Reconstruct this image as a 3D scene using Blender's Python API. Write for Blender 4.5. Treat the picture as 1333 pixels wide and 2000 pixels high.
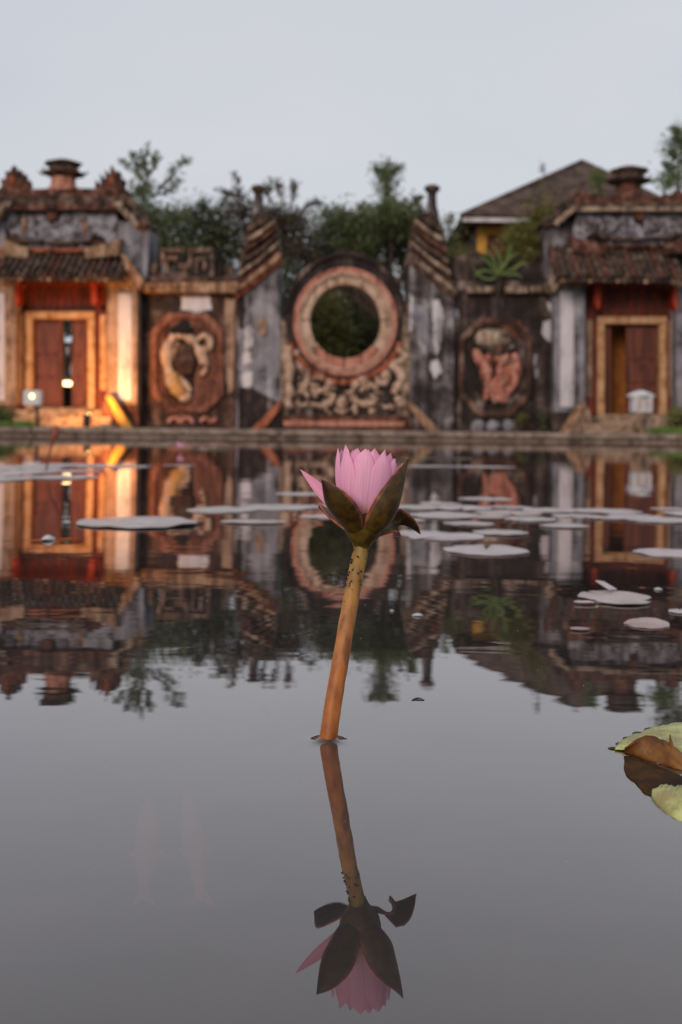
import bpy, bmesh, math, random
from mathutils import Vector, Matrix, noise as mnoise

for o in list(bpy.data.objects): bpy.data.objects.remove(o)
S = bpy.context.scene
COL = S.collection
R = math.radians
random.seed(7)

# ---------------------------------------------------------------- camera
CAMH, FPX, PX, PY, ROLL = 0.20, 2000.0, 666.5, 833.0, 0.011
cam_d = bpy.data.cameras.new('camera'); cam = bpy.data.objects.new('camera', cam_d); COL.objects.link(cam)
cam_d.sensor_fit = 'VERTICAL'; cam_d.sensor_height = 36; cam_d.sensor_width = 24; cam_d.lens = 36
cam_d.shift_y = -(1000 - PY) / 2000
cam_d.clip_start = 0.02; cam_d.clip_end = 2000
cam.location = (0, 0, CAMH); cam.rotation_euler = (R(90), -ROLL, 0)
cam_d.dof.use_dof = True; cam_d.dof.focus_distance = 0.675; cam_d.dof.aperture_fstop = 9.5
S.camera = cam

# ---------------------------------------------------------------- sky, sun, exposure
W = bpy.data.worlds.new('World'); S.world = W; W.use_nodes = True
wn = W.node_tree.nodes; wl = W.node_tree.links
for n in list(wn): wn.remove(n)
wo = wn.new('ShaderNodeOutputWorld'); bg = wn.new('ShaderNodeBackground')
sky = wn.new('ShaderNodeTexSky'); sky.sky_type = 'NISHITA'; sky.sun_disc = False
SUN_EL, SUN_AZ = R(20), R(205)
sky.sun_elevation = SUN_EL; sky.sun_rotation = SUN_AZ
tc = wn.new('ShaderNodeTexCoord'); mp = wn.new('ShaderNodeMapping'); mp.inputs['Scale'].default_value = (1, 1, 2.5)
cn = wn.new('ShaderNodeTexNoise'); cn.inputs['Scale'].default_value = 2.2; cn.inputs['Detail'].default_value = 4
wl.new(tc.outputs['Generated'], mp.inputs['Vector']); wl.new(mp.outputs['Vector'], cn.inputs['Vector'])
cr = wn.new('ShaderNodeValToRGB')
cr.color_ramp.elements[0].position = .3; cr.color_ramp.elements[0].color = (.59, .61, .67, 1)
cr.color_ramp.elements[1].position = .75; cr.color_ramp.elements[1].color = (.67, .68, .705, 1)
wl.new(cn.outputs['Fac'], cr.inputs['Fac'])
sc10 = wn.new('ShaderNodeVectorMath'); sc10.operation = 'SCALE'; sc10.inputs['Scale'].default_value = 10.0
wl.new(cr.outputs['Color'], sc10.inputs[0])
mx = wn.new('ShaderNodeMix'); mx.data_type = 'RGBA'; mx.inputs['Factor'].default_value = .93
wl.new(sky.outputs['Color'], mx.inputs['A']); wl.new(sc10.outputs[0], mx.inputs['B'])
wl.new(mx.outputs['Result'], bg.inputs['Color']); bg.inputs['Strength'].default_value = .087
wl.new(bg.outputs['Background'], wo.inputs['Surface'])
sun_d = bpy.data.lights.new('sun', 'SUN'); sun_d.energy = 1.5; sun_d.angle = R(25); sun_d.color = (1, .78, .67)
sun = bpy.data.objects.new('sun', sun_d); COL.objects.link(sun)
# direction to the sun: azimuth measured as Nishita does (rotation 0 = +Y, clockwise)
sd = Vector((math.sin(SUN_AZ) * math.cos(SUN_EL), math.cos(SUN_AZ) * math.cos(SUN_EL), math.sin(SUN_EL)))
sun.rotation_euler = sd.to_track_quat('Z', 'Y').to_euler(); sun.location = (0, -5, 20)
S.view_settings.view_transform = 'Standard'; S.view_settings.look = 'None'
S.view_settings.exposure = .25; S.view_settings.gamma = 1; S.view_settings.use_curve_mapping = False
S.cycles.max_bounces = 6; S.cycles.transparent_max_bounces = 8; S.cycles.caustics_reflective = False

# ---------------------------------------------------------------- pixel -> point
cR, sR = math.cos(ROLL), math.sin(ROLL)
def at(px, py, Y):
    du, dv = px - PX, py - PY
    return Vector(((du * cR + dv * sR) / FPX * Y, Y, CAMH + (du * sR - dv * cR) / FPX * Y))
def Y0(px): return 24.0 - .55 * (px - PX) / 666.0      # the gate front, its right end a little closer
def fa(px, py, off=0.0): return at(px, py, Y0(px) - off)
def wat(px, py):                                     # a point on the water surface
    du, dv = px - PX, py - PY
    Y = CAMH * FPX / (dv * cR - du * sR)
    return at(px, py, Y)
GZ = 0.132                                            # courtyard level
def ground_z(): return GZ

# ---------------------------------------------------------------- helpers
def world_loc(o):
    v = Vector((0, 0, 0))
    while o: v = v + o.location; o = o.parent
    return v
def obj(name, vf, mat, parent=None, smooth=False, loc=None, bevel=0, solid=0, sub=0):
    vs, fs = vf
    if parent: base = world_loc(parent); lo = Vector((0, 0, 0))
    else:
        if loc is None:
            xs = [v[0] for v in vs]; ys = [v[1] for v in vs]; zs = [v[2] for v in vs]
            loc = Vector(((min(xs) + max(xs)) / 2, (min(ys) + max(ys)) / 2, min(zs)))
        base = Vector(loc); lo = base
    me = bpy.data.meshes.new(name)
    me.from_pydata([tuple(Vector(v) - base) for v in vs], [], fs)
    bm = bmesh.new(); bm.from_mesh(me); bmesh.ops.recalc_face_normals(bm, faces=bm.faces)
    if smooth:
        for f in bm.faces: f.smooth = True
    bm.to_mesh(me); bm.free()
    o = bpy.data.objects.new(name, me); COL.objects.link(o); o.location = lo
    if parent: o.parent = parent
    for m in (mat if isinstance(mat, (list, tuple)) else [mat]): me.materials.append(m)
    if bevel:
        b = o.modifiers.new('bevel', 'BEVEL'); b.width = bevel; b.segments = 2; b.limit_method = 'ANGLE'
    if solid:
        s = o.modifiers.new('solid', 'SOLIDIFY'); s.thickness = solid; s.offset = 0
    if sub:
        s = o.modifiers.new('sub', 'SUBSURF'); s.levels = sub; s.render_levels = sub
    return o
def tag(o, label, cat, group=None, kind=None):
    if label: o['label'] = label
    if cat: o['category'] = cat
    if group: o['group'] = group
    if kind: o['kind'] = kind
    return o
def thing(name, loc, label, cat, group=None):
    o = bpy.data.objects.new(name, None); COL.objects.link(o); o.location = loc; o.empty_display_size = .2
    return tag(o, label, cat, group)
def join(*vfs):
    V, F = [], []
    for v, f in vfs:
        n = len(V); V += list(v); F += [tuple(i + n for i in q) for q in f]
    return V, F
def prism(pts, off, thick):                           # pixel outline on the gate front, run back in depth
    fr = [fa(x, y, off) for x, y in pts]; n = len(fr)
    bk = [Vector((p.x, p.y + thick, p.z)) for p in fr]
    return fr + bk, [tuple(range(n)), tuple(range(2 * n - 1, n - 1, -1))] + [(i, (i + 1) % n, n + (i + 1) % n, n + i) for i in range(n)]
def pbox(x0, y0, x1, y1, off, thick): return prism([(x0, y0), (x1, y0), (x1, y1), (x0, y1)], off, thick)
def wbox(c, s):
    x, y, z = c; a, b, h = s[0] / 2, s[1] / 2, s[2]
    v = [(x + i * a, y + j * b, z + k * h) for k in (0, 1) for i, j in ((-1, -1), (1, -1), (1, 1), (-1, 1))]
    return v, [(0, 3, 2, 1), (4, 5, 6, 7), (0, 1, 5, 4), (1, 2, 6, 5), (2, 3, 7, 6), (3, 0, 4, 7)]
def catmull(P, n=6):
    P = [Vector(p) for p in P]; out = []
    Q = [2 * P[0] - P[1]] + P + [2 * P[-1] - P[-2]]
    for i in range(1, len(Q) - 2):
        for k in range(n):
            t = k / n; a, b, c, d = Q[i - 1], Q[i], Q[i + 1], Q[i + 2]
            out.append(.5 * ((2 * b) + (c - a) * t + (2 * a - 5 * b + 4 * c - d) * t * t + (3 * b - a - 3 * c + d) * t ** 3))
    return out + [P[-1]]
def tube(P, rad, seg=8, flat=1.0, cap=True):          # flat scales the section along world Y
    P = [Vector(p) for p in P]; n = len(P); V, F = [], []
    up = Vector((0, 1, 0))
    for i, p in enumerate(P):
        d = (P[min(i + 1, n - 1)] - P[max(i - 1, 0)]).normalized()
        u = up if abs(d.dot(up)) < .95 else Vector((1, 0, 0))
        a = d.cross(u).normalized(); b = a.cross(d).normalized()
        r = rad(i / (n - 1)) if callable(rad) else rad
        for k in range(seg):
            t = 2 * math.pi * k / seg
            q = a * math.cos(t) * r + b * math.sin(t) * r
            q.y *= flat
            V.append(p + q)
    for i in range(n - 1):
        for k in range(seg):
            F.append((i * seg + k, i * seg + (k + 1) % seg, (i + 1) * seg + (k + 1) % seg, (i + 1) * seg + k))
    if cap: F += [tuple(range(seg - 1, -1, -1)), tuple((n - 1) * seg + k for k in range(seg))]
    return V, F
def lathe(c, prof, seg=16, sx=1, sy=1):               # prof: (radius, z)
    V, F = [], []; n = len(prof)
    for r, z in prof:
        for k in range(seg):
            t = 2 * math.pi * k / seg; V.append((c[0] + r * sx * math.cos(t), c[1] + r * sy * math.sin(t), c[2] + z))
    for i in range(n - 1):
        for k in range(seg): F.append((i * seg + k, i * seg + (k + 1) % seg, (i + 1) * seg + (k + 1) % seg, (i + 1) * seg + k))
    return V, F + [tuple(range(seg - 1, -1, -1)), tuple((n - 1) * seg + k for k in range(seg))]
def blob(px, py, off, rx, ry, depth, rough=.12, seed=0, seg=14, rings=7):   # lumpy half-dome on the gate front
    c = fa(px, py, off); k = Y0(px) / FPX; V, F = [], []
    for i in range(rings + 1):
        a = math.pi / 2 * i / rings
        for j in range(seg):
            t = 2 * math.pi * j / seg
            w = 1 + rough * mnoise.noise(Vector((math.cos(t) * 1.7 + seed * 3.1, math.sin(t) * 1.7, a * 1.3)))* 2
            V.append(Vector((c.x + rx * k * math.cos(a) * math.cos(t) * w, c.y - depth * math.sin(a) * w, c.z + ry * k * math.cos(a) * math.sin(t) * w)))
    for i in range(rings):
        for j in range(seg): F.append((i * seg + j, i * seg + (j + 1) % seg, (i + 1) * seg + (j + 1) % seg, (i + 1) * seg + j))
    F.append(tuple(range(seg)))
    return V, F
def rough_poly(pts, amp, n=5, seed=0):                # pixel outline with an uneven edge
    rr = random.Random(seed); out = []
    m = len(pts)
    for i in range(m):
        a, b = pts[i], pts[(i + 1) % m]
        for k in range(n):
            t = k / n
            out.append((a[0] + (b[0] - a[0]) * t + rr.uniform(-amp, amp), a[1] + (b[1] - a[1]) * t + rr.uniform(-amp, amp)))
    return out

# ---------------------------------------------------------------- materials
def mat_base(name):
    m = bpy.data.materials.new(name); m.use_nodes = True; nt = m.node_tree
    return m, nt.nodes, nt.links, nt.nodes['Principled BSDF']
def ramp(n, stops):
    r = n.new('ShaderNodeValToRGB'); e = r.color_ramp.elements
    while len(e) < len(stops): e.new(.5)
    for i, (p, c) in enumerate(stops): e[i].position = p; e[i].color = (*c, 1)
    return r
def weather(name, stops, scale=1.6, streak=.45, rough=.88, bump=.35, detail=9, tint=.12, fine=28, spec=.25):
    """mottled, streaked surface in world space"""
    wm = (.82, .82, .84) if any(k_ in name for k_ in ('grey', 'white', 'pad', 'leaf', 'lamp')) else (.86, .755, .68)
    stops = [(q, tuple(v * w_ for v, w_ in zip(c_, wm))) for q, c_ in stops]
    m, n, l, p = mat_base(name)
    g = n.new('ShaderNodeNewGeometry')
    n1 = n.new('ShaderNodeTexNoise'); n1.inputs['Scale'].default_value = scale; n1.inputs['Detail'].default_value = detail; n1.inputs['Roughness'].default_value = .66
    n1.inputs['Distortion'].default_value = .35
    l.new(g.outputs['Position'], n1.inputs['Vector'])
    mp = n.new('ShaderNodeMapping'); mp.inputs['Scale'].default_value = (5.5 * scale / 1.6, 5.5 * scale / 1.6, .55 * scale / 1.6)
    l.new(g.outputs['Position'], mp.inputs['Vector'])
    n2 = n.new('ShaderNodeTexNoise'); n2.inputs['Scale'].default_value = 1; n2.inputs['Detail'].default_value = 6; n2.inputs['Roughness'].default_value = .6
    l.new(mp.outputs['Vector'], n2.inputs['Vector'])
    n3 = n.new('ShaderNodeTexNoise'); n3.inputs['Scale'].default_value = fine; n3.inputs['Detail'].default_value = 4
    l.new(g.outputs['Position'], n3.inputs['Vector'])
    a = n.new('ShaderNodeMix'); a.data_type = 'FLOAT'; a.inputs['Factor'].default_value = streak
    l.new(n1.outputs['Fac'], a.inputs['A']); l.new(n2.outputs['Fac'], a.inputs['B'])
    b = n.new('ShaderNodeMix'); b.data_type = 'FLOAT'; b.inputs['Factor'].default_value = tint
    l.new(a.outputs['Result'], b.inputs['A']); l.new(n3.outputs['Fac'], b.inputs['B'])
    ct = n.new('ShaderNodeMath'); ct.operation = 'MULTIPLY_ADD'; ct.inputs[1].default_value = 1.75; ct.inputs[2].default_value = -.375; l.new(b.outputs['Result'], ct.inputs[0])
    r = ramp(n, stops); l.new(ct.outputs[0], r.inputs['Fac']); l.new(r.outputs['Color'], p.inputs['Base Color'])
    p.inputs['Roughness'].default_value = rough; p.inputs['Specular IOR Level'].default_value = spec
    bu = n.new('ShaderNodeBump'); bu.inputs['Strength'].default_value = bump; bu.inputs['Distance'].default_value = .03
    l.new(b.outputs['Result'], bu.inputs['Height']); l.new(bu.outputs['Normal'], p.inputs['Normal'])
    return m
def simple(name, c1, c2, scale=8, rough=.7, bump=.2, spec=.3, detail=5):
    return weather(name, [(.36, c1), (.64, c2)], scale=scale, streak=.25, rough=rough, bump=bump, spec=spec, detail=detail, fine=scale * 12)
def emit(name, col, st):
    m, n, l, p = mat_base(name)
    p.inputs['Base Color'].default_value = (*col, 1); p.inputs['Emission Color'].default_value = (*col, 1); p.inputs['Emission Strength'].default_value = st
    return m

K = (.018, .015, .016)
M = {}
M['char'] = weather('mildewed_plaster', [(.38, (.016, .013, .014)), (.52, (.035, .028, .027)), (.60, (.10, .080, .077)), (.68, (.26, .23, .225))])
M['char_warm'] = weather('mildewed_brown_plaster', [(.38, (.028, .017, .013)), (.52, (.075, .045, .036)), (.61, (.16, .10, .082)), (.70, (.28, .22, .20))])
M['grey'] = weather('grey_blue_plaster', [(.36, (.05, .046, .05)), (.46, (.19, .185, .20)), (.56, (.27, .265, .29)), (.66, (.42, .41, .43))])
M['grey_dark'] = weather('stained_grey_plaster', [(.36, (.018, .015, .016)), (.48, (.06, .05, .05)), (.58, (.16, .145, .145)), (.68, (.42, .40, .40))])
M['white'] = weather('old_white_limewash', [(.33, (.28, .26, .26)), (.45, (.55, .53, .54)), (.6, (.66, .64, .65))], streak=.6)
M['cream'] = weather('cream_stucco', [(.32, (.12, .08, .06)), (.45, (.42, .32, .25)), (.6, (.58, .48, .40))], scale=4)
M['cornice'] = weather('ochre_stained_moulding', [(.36, (.07, .042, .028)), (.48, (.24, .155, .10)), (.58, (.38, .28, .19)), (.68, (.50, .42, .33))], scale=4)
M['cornice_pale'] = weather('pale_stained_moulding', [(.36, (.05, .04, .032)), (.5, (.22, .18, .14)), (.62, (.44, .38, .32))], scale=4)
M['fret'] = weather('sooty_pink_fretwork', [(.36, (.03, .022, .02)), (.5, (.12, .09, .08)), (.64, (.30, .24, .225))], scale=6)
M['terracotta'] = weather('red_terracotta_paint', [(.36, (.07, .022, .014)), (.48, (.27, .085, .045)), (.62, (.42, .17, .10))], scale=3)
M['pinkred'] = weather('faded_pink_red_stucco', [(.34, (.13, .055, .042)), (.46, (.42, .20, .15)), (.62, (.53, .31, .25))], scale=3)
M['salmon'] = weather('salmon_stucco', [(.34, (.09, .03, .024)), (.46, (.42, .18, .14)), (.62, (.58, .34, .28))], scale=5)
M['redbrown'] = weather('red_brown_frame', [(.36, (.04, .019, .014)), (.5, (.11, .048, .034)), (.64, (.19, .10, .08))], scale=3)
M['pinkbrown'] = weather('pink_brown_frame', [(.34, (.06, .026, .02)), (.48, (.17, .075, .055)), (.64, (.28, .15, .115))], scale=3)
M['maroon'] = weather('maroon_lacquered_wood', [(.36, (.065, .02, .013)), (.62, (.16, .052, .03))], scale=3, streak=.8, rough=.55, bump=.15)
M['redwood'] = weather('dark_red_wood', [(.36, (.07, .013, .007)), (.62, (.21, .042, .018))], scale=4, streak=.7, rough=.6, bump=.2)
M['redbright'] = weather('bright_red_bracket_paint', [(.36, (.28, .030, .012)), (.62, (.48, .07, .022))], scale=4, rough=.6)
M['ochre'] = weather('ochre_frame_and_panel', [(.34, (.22, .125, .055)), (.46, (.46, .29, .15)), (.62, (.58, .42, .26))], scale=4)
M['gold'] = weather('golden_ochre_stucco', [(.32, (.12, .06, .02)), (.45, (.45, .26, .08)), (.6, (.58, .40, .18))], scale=5)
M['yellow'] = weather('yellow_wall_paint', [(.34, (.30, .16, .03)), (.46, (.52, .30, .06)), (.62, (.60, .38, .10))], scale=3)
M['pilaster'] = weather('tan_pilaster_plaster', [(.34, (.12, .085, .065)), (.48, (.30, .22, .17)), (.62, (.40, .32, .26))], scale=3)
M['tile'] = weather('aged_roof_tile', [(.36, (.014, .011, .010)), (.48, (.055, .040, .034)), (.58, (.11, .078, .062)), (.68, (.20, .17, .14))], scale=5, streak=.2)
M['tile_red'] = weather('rusty_ridge_tile', [(.36, (.018, .010, .008)), (.48, (.075, .035, .026)), (.60, (.16, .075, .055)), (.7, (.26, .20, .17))], scale=5, streak=.2)
M['mosaic'] = weather('faded_blue_grey_frieze', [(.36, (.045, .035, .034)), (.47, (.13, .12, .125)), (.56, (.27, .265, .29)), (.66, (.42, .41, .45))], scale=5, streak=.2)
M['stone'] = weather('kerb_stone', [(.34, (.13, .11, .095)), (.48, (.25, .22, .195)), (.64, (.35, .32, .29))], scale=5, streak=.1)
M['step'] = weather('worn_step_stone', [(.34, (.10, .075, .055)), (.48, (.26, .20, .15)), (.64, (.38, .31, .25))], scale=5, streak=.1)
M['iron'] = simple('dark_fixture_metal', (.02, .02, .02), (.045, .042, .04), rough=.45)
M['lampwhite'] = simple('painted_lamp_housing', (.55, .55, .55), (.66, .66, .66), rough=.4, bump=.05)
M['blackhole'] = simple('black_recess_shade', (.008, .007, .006), (.03, .024, .02), rough=.95)  # shade of the carved hollows, put into a near-black base colour
M['courtyard'] = weather('courtyard_paving', [(.36, (.10, .085, .07)), (.5, (.18, .155, .13)), (.64, (.26, .23, .20))], scale=2, streak=0)
M['mud'] = simple('pond_mud', (.035, .028, .02), (.06, .05, .038), rough=.95)
M['bark'] = simple('bark', (.03, .024, .018), (.08, .062, .048), scale=12, rough=.9)
M['glow'] = emit('lit_lamp_glass', (1, .62, .22), 6)
M['glow2'] = emit('lit_lantern_glass', (1, .66, .30), 5)
M['far_roof'] = weather('far_tiled_roof', [(.36, (.05, .038, .032)), (.5, (.10, .080, .070)), (.64, (.17, .14, .125))], scale=2.2, streak=.1)

def leafmat(name, c1, c2, c3, rough=.55):
    m, n, l, p = mat_base(name)
    g = n.new('ShaderNodeNewGeometry'); ni = n.new('ShaderNodeTexNoise'); ni.inputs['Scale'].default_value = 2.5; ni.inputs['Detail'].default_value = 3
    l.new(g.outputs['Position'], ni.inputs['Vector'])
    a = n.new('ShaderNodeMath'); a.operation = 'MULTIPLY_ADD'; a.inputs[1].default_value = .45; 
    l.new(g.outputs['Random Per Island'], a.inputs[0])
    b = n.new('ShaderNodeMath'); b.operation = 'MULTIPLY'; b.inputs[1].default_value = .6; l.new(ni.outputs['Fac'], b.inputs[0]); l.new(b.outputs[0], a.inputs[2])
    r = ramp(n, [(.25, c1), (.52, c2), (.85, c3)]); l.new(a.outputs[0], r.inputs['Fac'])
    l.new(r.outputs['Color'], p.inputs['Base Color']); p.inputs['Roughness'].default_value = rough; p.inputs['Specular IOR Level'].default_value = .3
    tr = n.new('ShaderNodeBsdfTranslucent'); l.new(r.outputs['Color'], tr.inputs['Color'])
    mi = n.new('ShaderNodeMixShader'); mi.inputs[0].default_value = .25
    l.new(p.outputs[0], mi.inputs[1]); l.new(tr.outputs[0], mi.inputs[2]); l.new(mi.outputs[0], n['Material Output'].inputs['Surface'])
    return m
M['leaf'] = leafmat('mid_green_leaves', (.045, .06, .026), (.10, .13, .05), (.20, .225, .10))
M['leaf_dark'] = leafmat('dark_evergreen_leaves', (.028, .034, .015), (.068, .08, .035), (.15, .16, .075))
M['leaf_brown'] = leafmat('brownish_leaves', (.038, .033, .021), (.085, .07, .046), (.15, .125, .085))
M['leaf_bright'] = leafmat('bright_green_leaves', (.05, .085, .018), (.09, .15, .032), (.16, .22, .06))
M['leaf_olive'] = leafmat('yellow_olive_leaves', (.08, .08, .02), (.15, .15, .04), (.24, .24, .08))
M['grass'] = leafmat('grass_blades', (.05, .10, .015), (.10, .19, .03), (.20, .28, .06))

# water: mirror by Fresnel over silty water that lets a little of what swims below show through
def water_mat():
    m, n, l, p = mat_base('pond_water'); n.remove(p)
    tc = n.new('ShaderNodeNewGeometry')
    mp = n.new('ShaderNodeMapping'); mp.inputs['Scale'].default_value = (1.0, 1.7, 1); l.new(tc.outputs['Position'], mp.inputs['Vector'])
    n1 = n.new('ShaderNodeTexNoise'); n1.inputs['Scale'].default_value = 5; n1.inputs['Detail'].default_value = 3; n1.inputs['Roughness'].default_value = .45
    n2 = n.new('ShaderNodeTexNoise'); n2.inputs['Scale'].default_value = 1.1; n2.inputs['Detail'].default_value = 2
    l.new(mp.outputs[0], n1.inputs['Vector']); l.new(mp.outputs[0], n2.inputs['Vector'])
    b1 = n.new('ShaderNodeBump'); b1.inputs['Strength'].default_value = 1; b1.inputs['Distance'].default_value = .0004; l.new(n1.outputs['Fac'], b1.inputs['Height'])
    b2 = n.new('ShaderNodeBump'); b2.inputs['Strength'].default_value = 1; b2.inputs['Distance'].default_value = .0010; l.new(n2.outputs['Fac'], b2.inputs['Height']); l.new(b1.outputs[0], b2.inputs['Normal'])
    gl = n.new('ShaderNodeBsdfGlossy'); gl.inputs['Roughness'].default_value = .012; gl.inputs['Color'].default_value = (.93, .89, .89, 1); l.new(b2.outputs[0], gl.inputs['Normal'])
    di = n.new('ShaderNodeBsdfDiffuse'); si = n.new('ShaderNodeTexNoise'); si.inputs['Scale'].default_value = 6; si.inputs['Detail'].default_value = 4; l.new(tc.outputs['Position'], si.inputs['Vector'])
    sr = ramp(n, [(.3, (.034, .032, .032)), (.7, (.062, .055, .052))]); l.new(si.outputs['Fac'], sr.inputs['Fac']); l.new(sr.outputs['Color'], di.inputs['Color'])
    tr = n.new('ShaderNodeBsdfTransparent'); tr.inputs['Color'].default_value = (.92, .88, .82, 1)
    mu = n.new('ShaderNodeMixShader'); mu.inputs[0].default_value = .24; l.new(di.outputs[0], mu.inputs[1]); l.new(tr.outputs[0], mu.inputs[2])
    lw = n.new('ShaderNodeLayerWeight'); lw.inputs['Blend'].default_value = .5; l.new(b2.outputs[0], lw.inputs['Normal'])
    fr = n.new('ShaderNodeMath'); fr.operation = 'POWER'; fr.inputs[1].default_value = 2.45; l.new(lw.outputs['Facing'], fr.inputs[0])
    mi = n.new('ShaderNodeMixShader'); l.new(fr.outputs[0], mi.inputs[0]); l.new(mu.outputs[0], mi.inputs[1]); l.new(gl.outputs[0], mi.inputs[2])
    l.new(mi.outputs[0], n['Material Output'].inputs['Surface'])
    return m
M['water'] = water_mat()

# ---------------------------------------------------------------- setting: water, pond bed, ground
EDGE = 15.6
stem_base = wat(641, 1447)
def water_mesh():
    sx, sy, h = stem_base.x, stem_base.y, .04
    V, F = [], []
    N = 64
    for j in range(N + 1):
        for i in range(N + 1):
            x = sx - h + 2 * h * i / N; y = sy - h + 2 * h * j / N
            r = math.hypot(x - sx, y - sy); e = max(0, r - .0055)
            z = .0028 * math.exp(-e / .0022) if r < .036 else 0
            V.append((x, y, z))
    for j in range(N):
        for i in range(N):
            a = j * (N + 1) + i; F.append((a, a + 1, a + N + 2, a + N + 1))
    b = len(V)
    V += [(-70, -25, 0), (70, -25, 0), (70, EDGE + .05, 0), (-70, EDGE + .05, 0)]
    c = [0, N, (N + 1) ** 2 - 1, N * (N + 1)]
    edge = [[i for i in range(N + 1)], [i * (N + 1) + N for i in range(N + 1)], [N * (N + 1) + N - i for i in range(N + 1)], [(N - i) * (N + 1) for i in range(N + 1)]]
    for k in range(4): F.append(tuple([b + k, b + (k + 1) % 4] + edge[k][::-1]))
    return V, F
w = obj('water', water_mesh(), M['water'], smooth=True, loc=(0, 0, 0))
if w.data.polygons[-1].normal.z < 0: w.data.flip_normals()
tag(w, 'still grey pond water mirroring the gate', 'water', kind='structure')
g = obj('pond_bed', ([(-70, -25, -.45), (70, -25, -.45), (70, EDGE + .3, -.45), (-70, EDGE + .3, -.45)], [(0, 1, 2, 3)]), M['mud'])
tag(g, 'brown mud bed of the pond', 'pond bed', kind='structure')
g = obj('courtyard', ([(-250, EDGE + .30, GZ - .012), (250, EDGE + .30, GZ - .012), (250, 700, GZ - .012), (-250, 700, GZ - .012)], [(0, 1, 2, 3)]), M['courtyard'])
tag(g, 'paved courtyard between pond and gate', 'courtyard', kind='structure')

t = thing('pond_kerb', (0, EDGE, -.45), 'long grey stone kerb edging the far side of the pond', 'kerb')
obj('retaining_wall', wbox((0, EDGE + .21, -.45), (130, .26, .505)), M['stone'], t)
x = -14.0; rr = random.Random(3)
obj('kerb_stone', wbox((-39.6, EDGE + .19, .055), (51.1, .36, GZ - .055)), M['stone'], t)
while x < 14:
    L = rr.uniform(.8, 1.5)
    obj('kerb_stone', wbox((x + L / 2, EDGE + .19 + rr.uniform(-.008, .008), .055), (L - .012, .37, GZ - .052 + rr.uniform(-.004, .004))), M['stone'], t, bevel=.012)
    x += L
obj('kerb_stone', wbox((x + 25, EDGE + .19, .055), (50, .36, GZ - .055)), M['stone'], t)

def base_of(px): p = fa(px, 838); return Vector((p.x, p.y, GZ - .012))

# ---------------------------------------------------------------- the moon gate screen
CX, CY = 675, 628
t = thing('moon_gate_screen', base_of(CX), 'dark rounded screen wall pierced by a large round moon gate', 'screen wall')
def screen():
    N = 128; k = 0; inner, outer = [], []
    for i in range(N):
        a = 2 * math.pi * i / N; c, s = math.cos(a), -math.sin(a)
        inner.append((CX + 74 * c, CY + 77 * s))
        if s <= 0.12: ex, ey = CX + 122 * c, CY + 138 * s
        else:
            q = min(126 / abs(c) if abs(c) > 1e-6 else 1e9, 211 / s); ex, ey = CX + q * c, CY + q * s
            b = (CX + 122 * c, CY + 138 * s)
            if q * s < 60: ex = CX + (122 if c > 0 else -122) + (4 if c > 0 else -4) * min(1, s * 3)
        outer.append((ex, ey))
    V, F = [], []
    for o_, th in ((0.0, 0), (0.0, .55)):
        for ring in (inner, outer):
            for x, y in ring:
                p = fa(x, y, .12); V.append(Vector((p.x, p.y + th, p.z)))
    for i in range(N):
        j = (i + 1) % N
        F += [(i, j, N + j, N + i), (2 * N + j, 2 * N + i, 3 * N + i, 3 * N + j), (i, 2 * N + i, 2 * N + j, j), (N + i, N + j, 3 * N + j, 3 * N + i)]
    return V, F
obj('wall', screen(), M['char'], t)
def annulus(r0, r1, a0, a1, off, thick, n=40, ry=1.045, cx=CX, cy=CY):
    V, F = [], []
    for i in range(n + 1):
        a = a0 + (a1 - a0) * i / n; c, s = math.cos(a), -math.sin(a)
        for r in (r0, r1):
            p = fa(cx + r * c, cy + r * ry * s, off); V += [p, Vector((p.x, p.y + thick, p.z))]
    for i in range(n):
        a = 4 * i; b = a + 4
        F += [(a, a + 2, b + 2, b), (a + 1, b + 1, b + 3, a + 3), (a, b, b + 1, a + 1), (a + 2, a + 3, b + 3, b + 2)]
    F += [(0, 1, 3, 2), (4 * n, 4 * n + 2, 4 * n + 3, 4 * n + 1)]
    return V, F
# rim roll over the screen's round head
obj('rim', annulus(113, 121, R(8), R(172), .20, .6, ry=1.12), M['char'], t, bevel=.03)
ro = obj('ring', annulus(87, 102, 0, 2 * math.pi, .26, .3, n=96), M['pinkred'], t, bevel=.03)
cuts = [-92, -40, 2, 64, 118, 178, 222, 267.5]
for a, b in zip(cuts[:-1], cuts[1:]):
    obj('ring_block', annulus(69 + rr.uniform(-1, 1), 88, R(a + .6), R(b - .6), .21 + rr.uniform(-.012, .012), .5, n=14), M['cream'] if a > -60 and a < 200 else M['pinkred'], ro, bevel=.02)
obj('ring_block', annulus(87.5, 92, 0, 2 * math.pi, .285, .12, n=96), M['cream'], ro, bevel=.012)
obj('shadow_moulding', annulus(102.5, 108, R(195), R(345), .18, .2, ry=1.04), M['char'], t)
obj('red_band', annulus(108.2, 120, R(200), R(340), .215, .2, ry=1.035), M['terracotta'], t, bevel=.02)
for side in (-1, 1):
    e = CX + side * 119
    obj('edge_strip', prism(rough_poly([(e - side * 3, 596 if side > 0 else 632), (e + side * 7, 590 if side > 0 else 620), (e + side * 7, 812), (e - side * 8, 812), (e - side * 10, 712)], 1.0, 4, 9 + side), .17, .2), M['cornice_pale'], t, bevel=.015)
obj('base_moulding', prism(rough_poly([(553, 821), (792, 823), (790, 833), (555, 832)], 1.0, 8, 2), .34, .4), M['pinkred'], t, bevel=.03)
obj('plinth', pbox(548, 812, 801, 845, .26, .5), M['redbrown'], t, bevel=.03)
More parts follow.
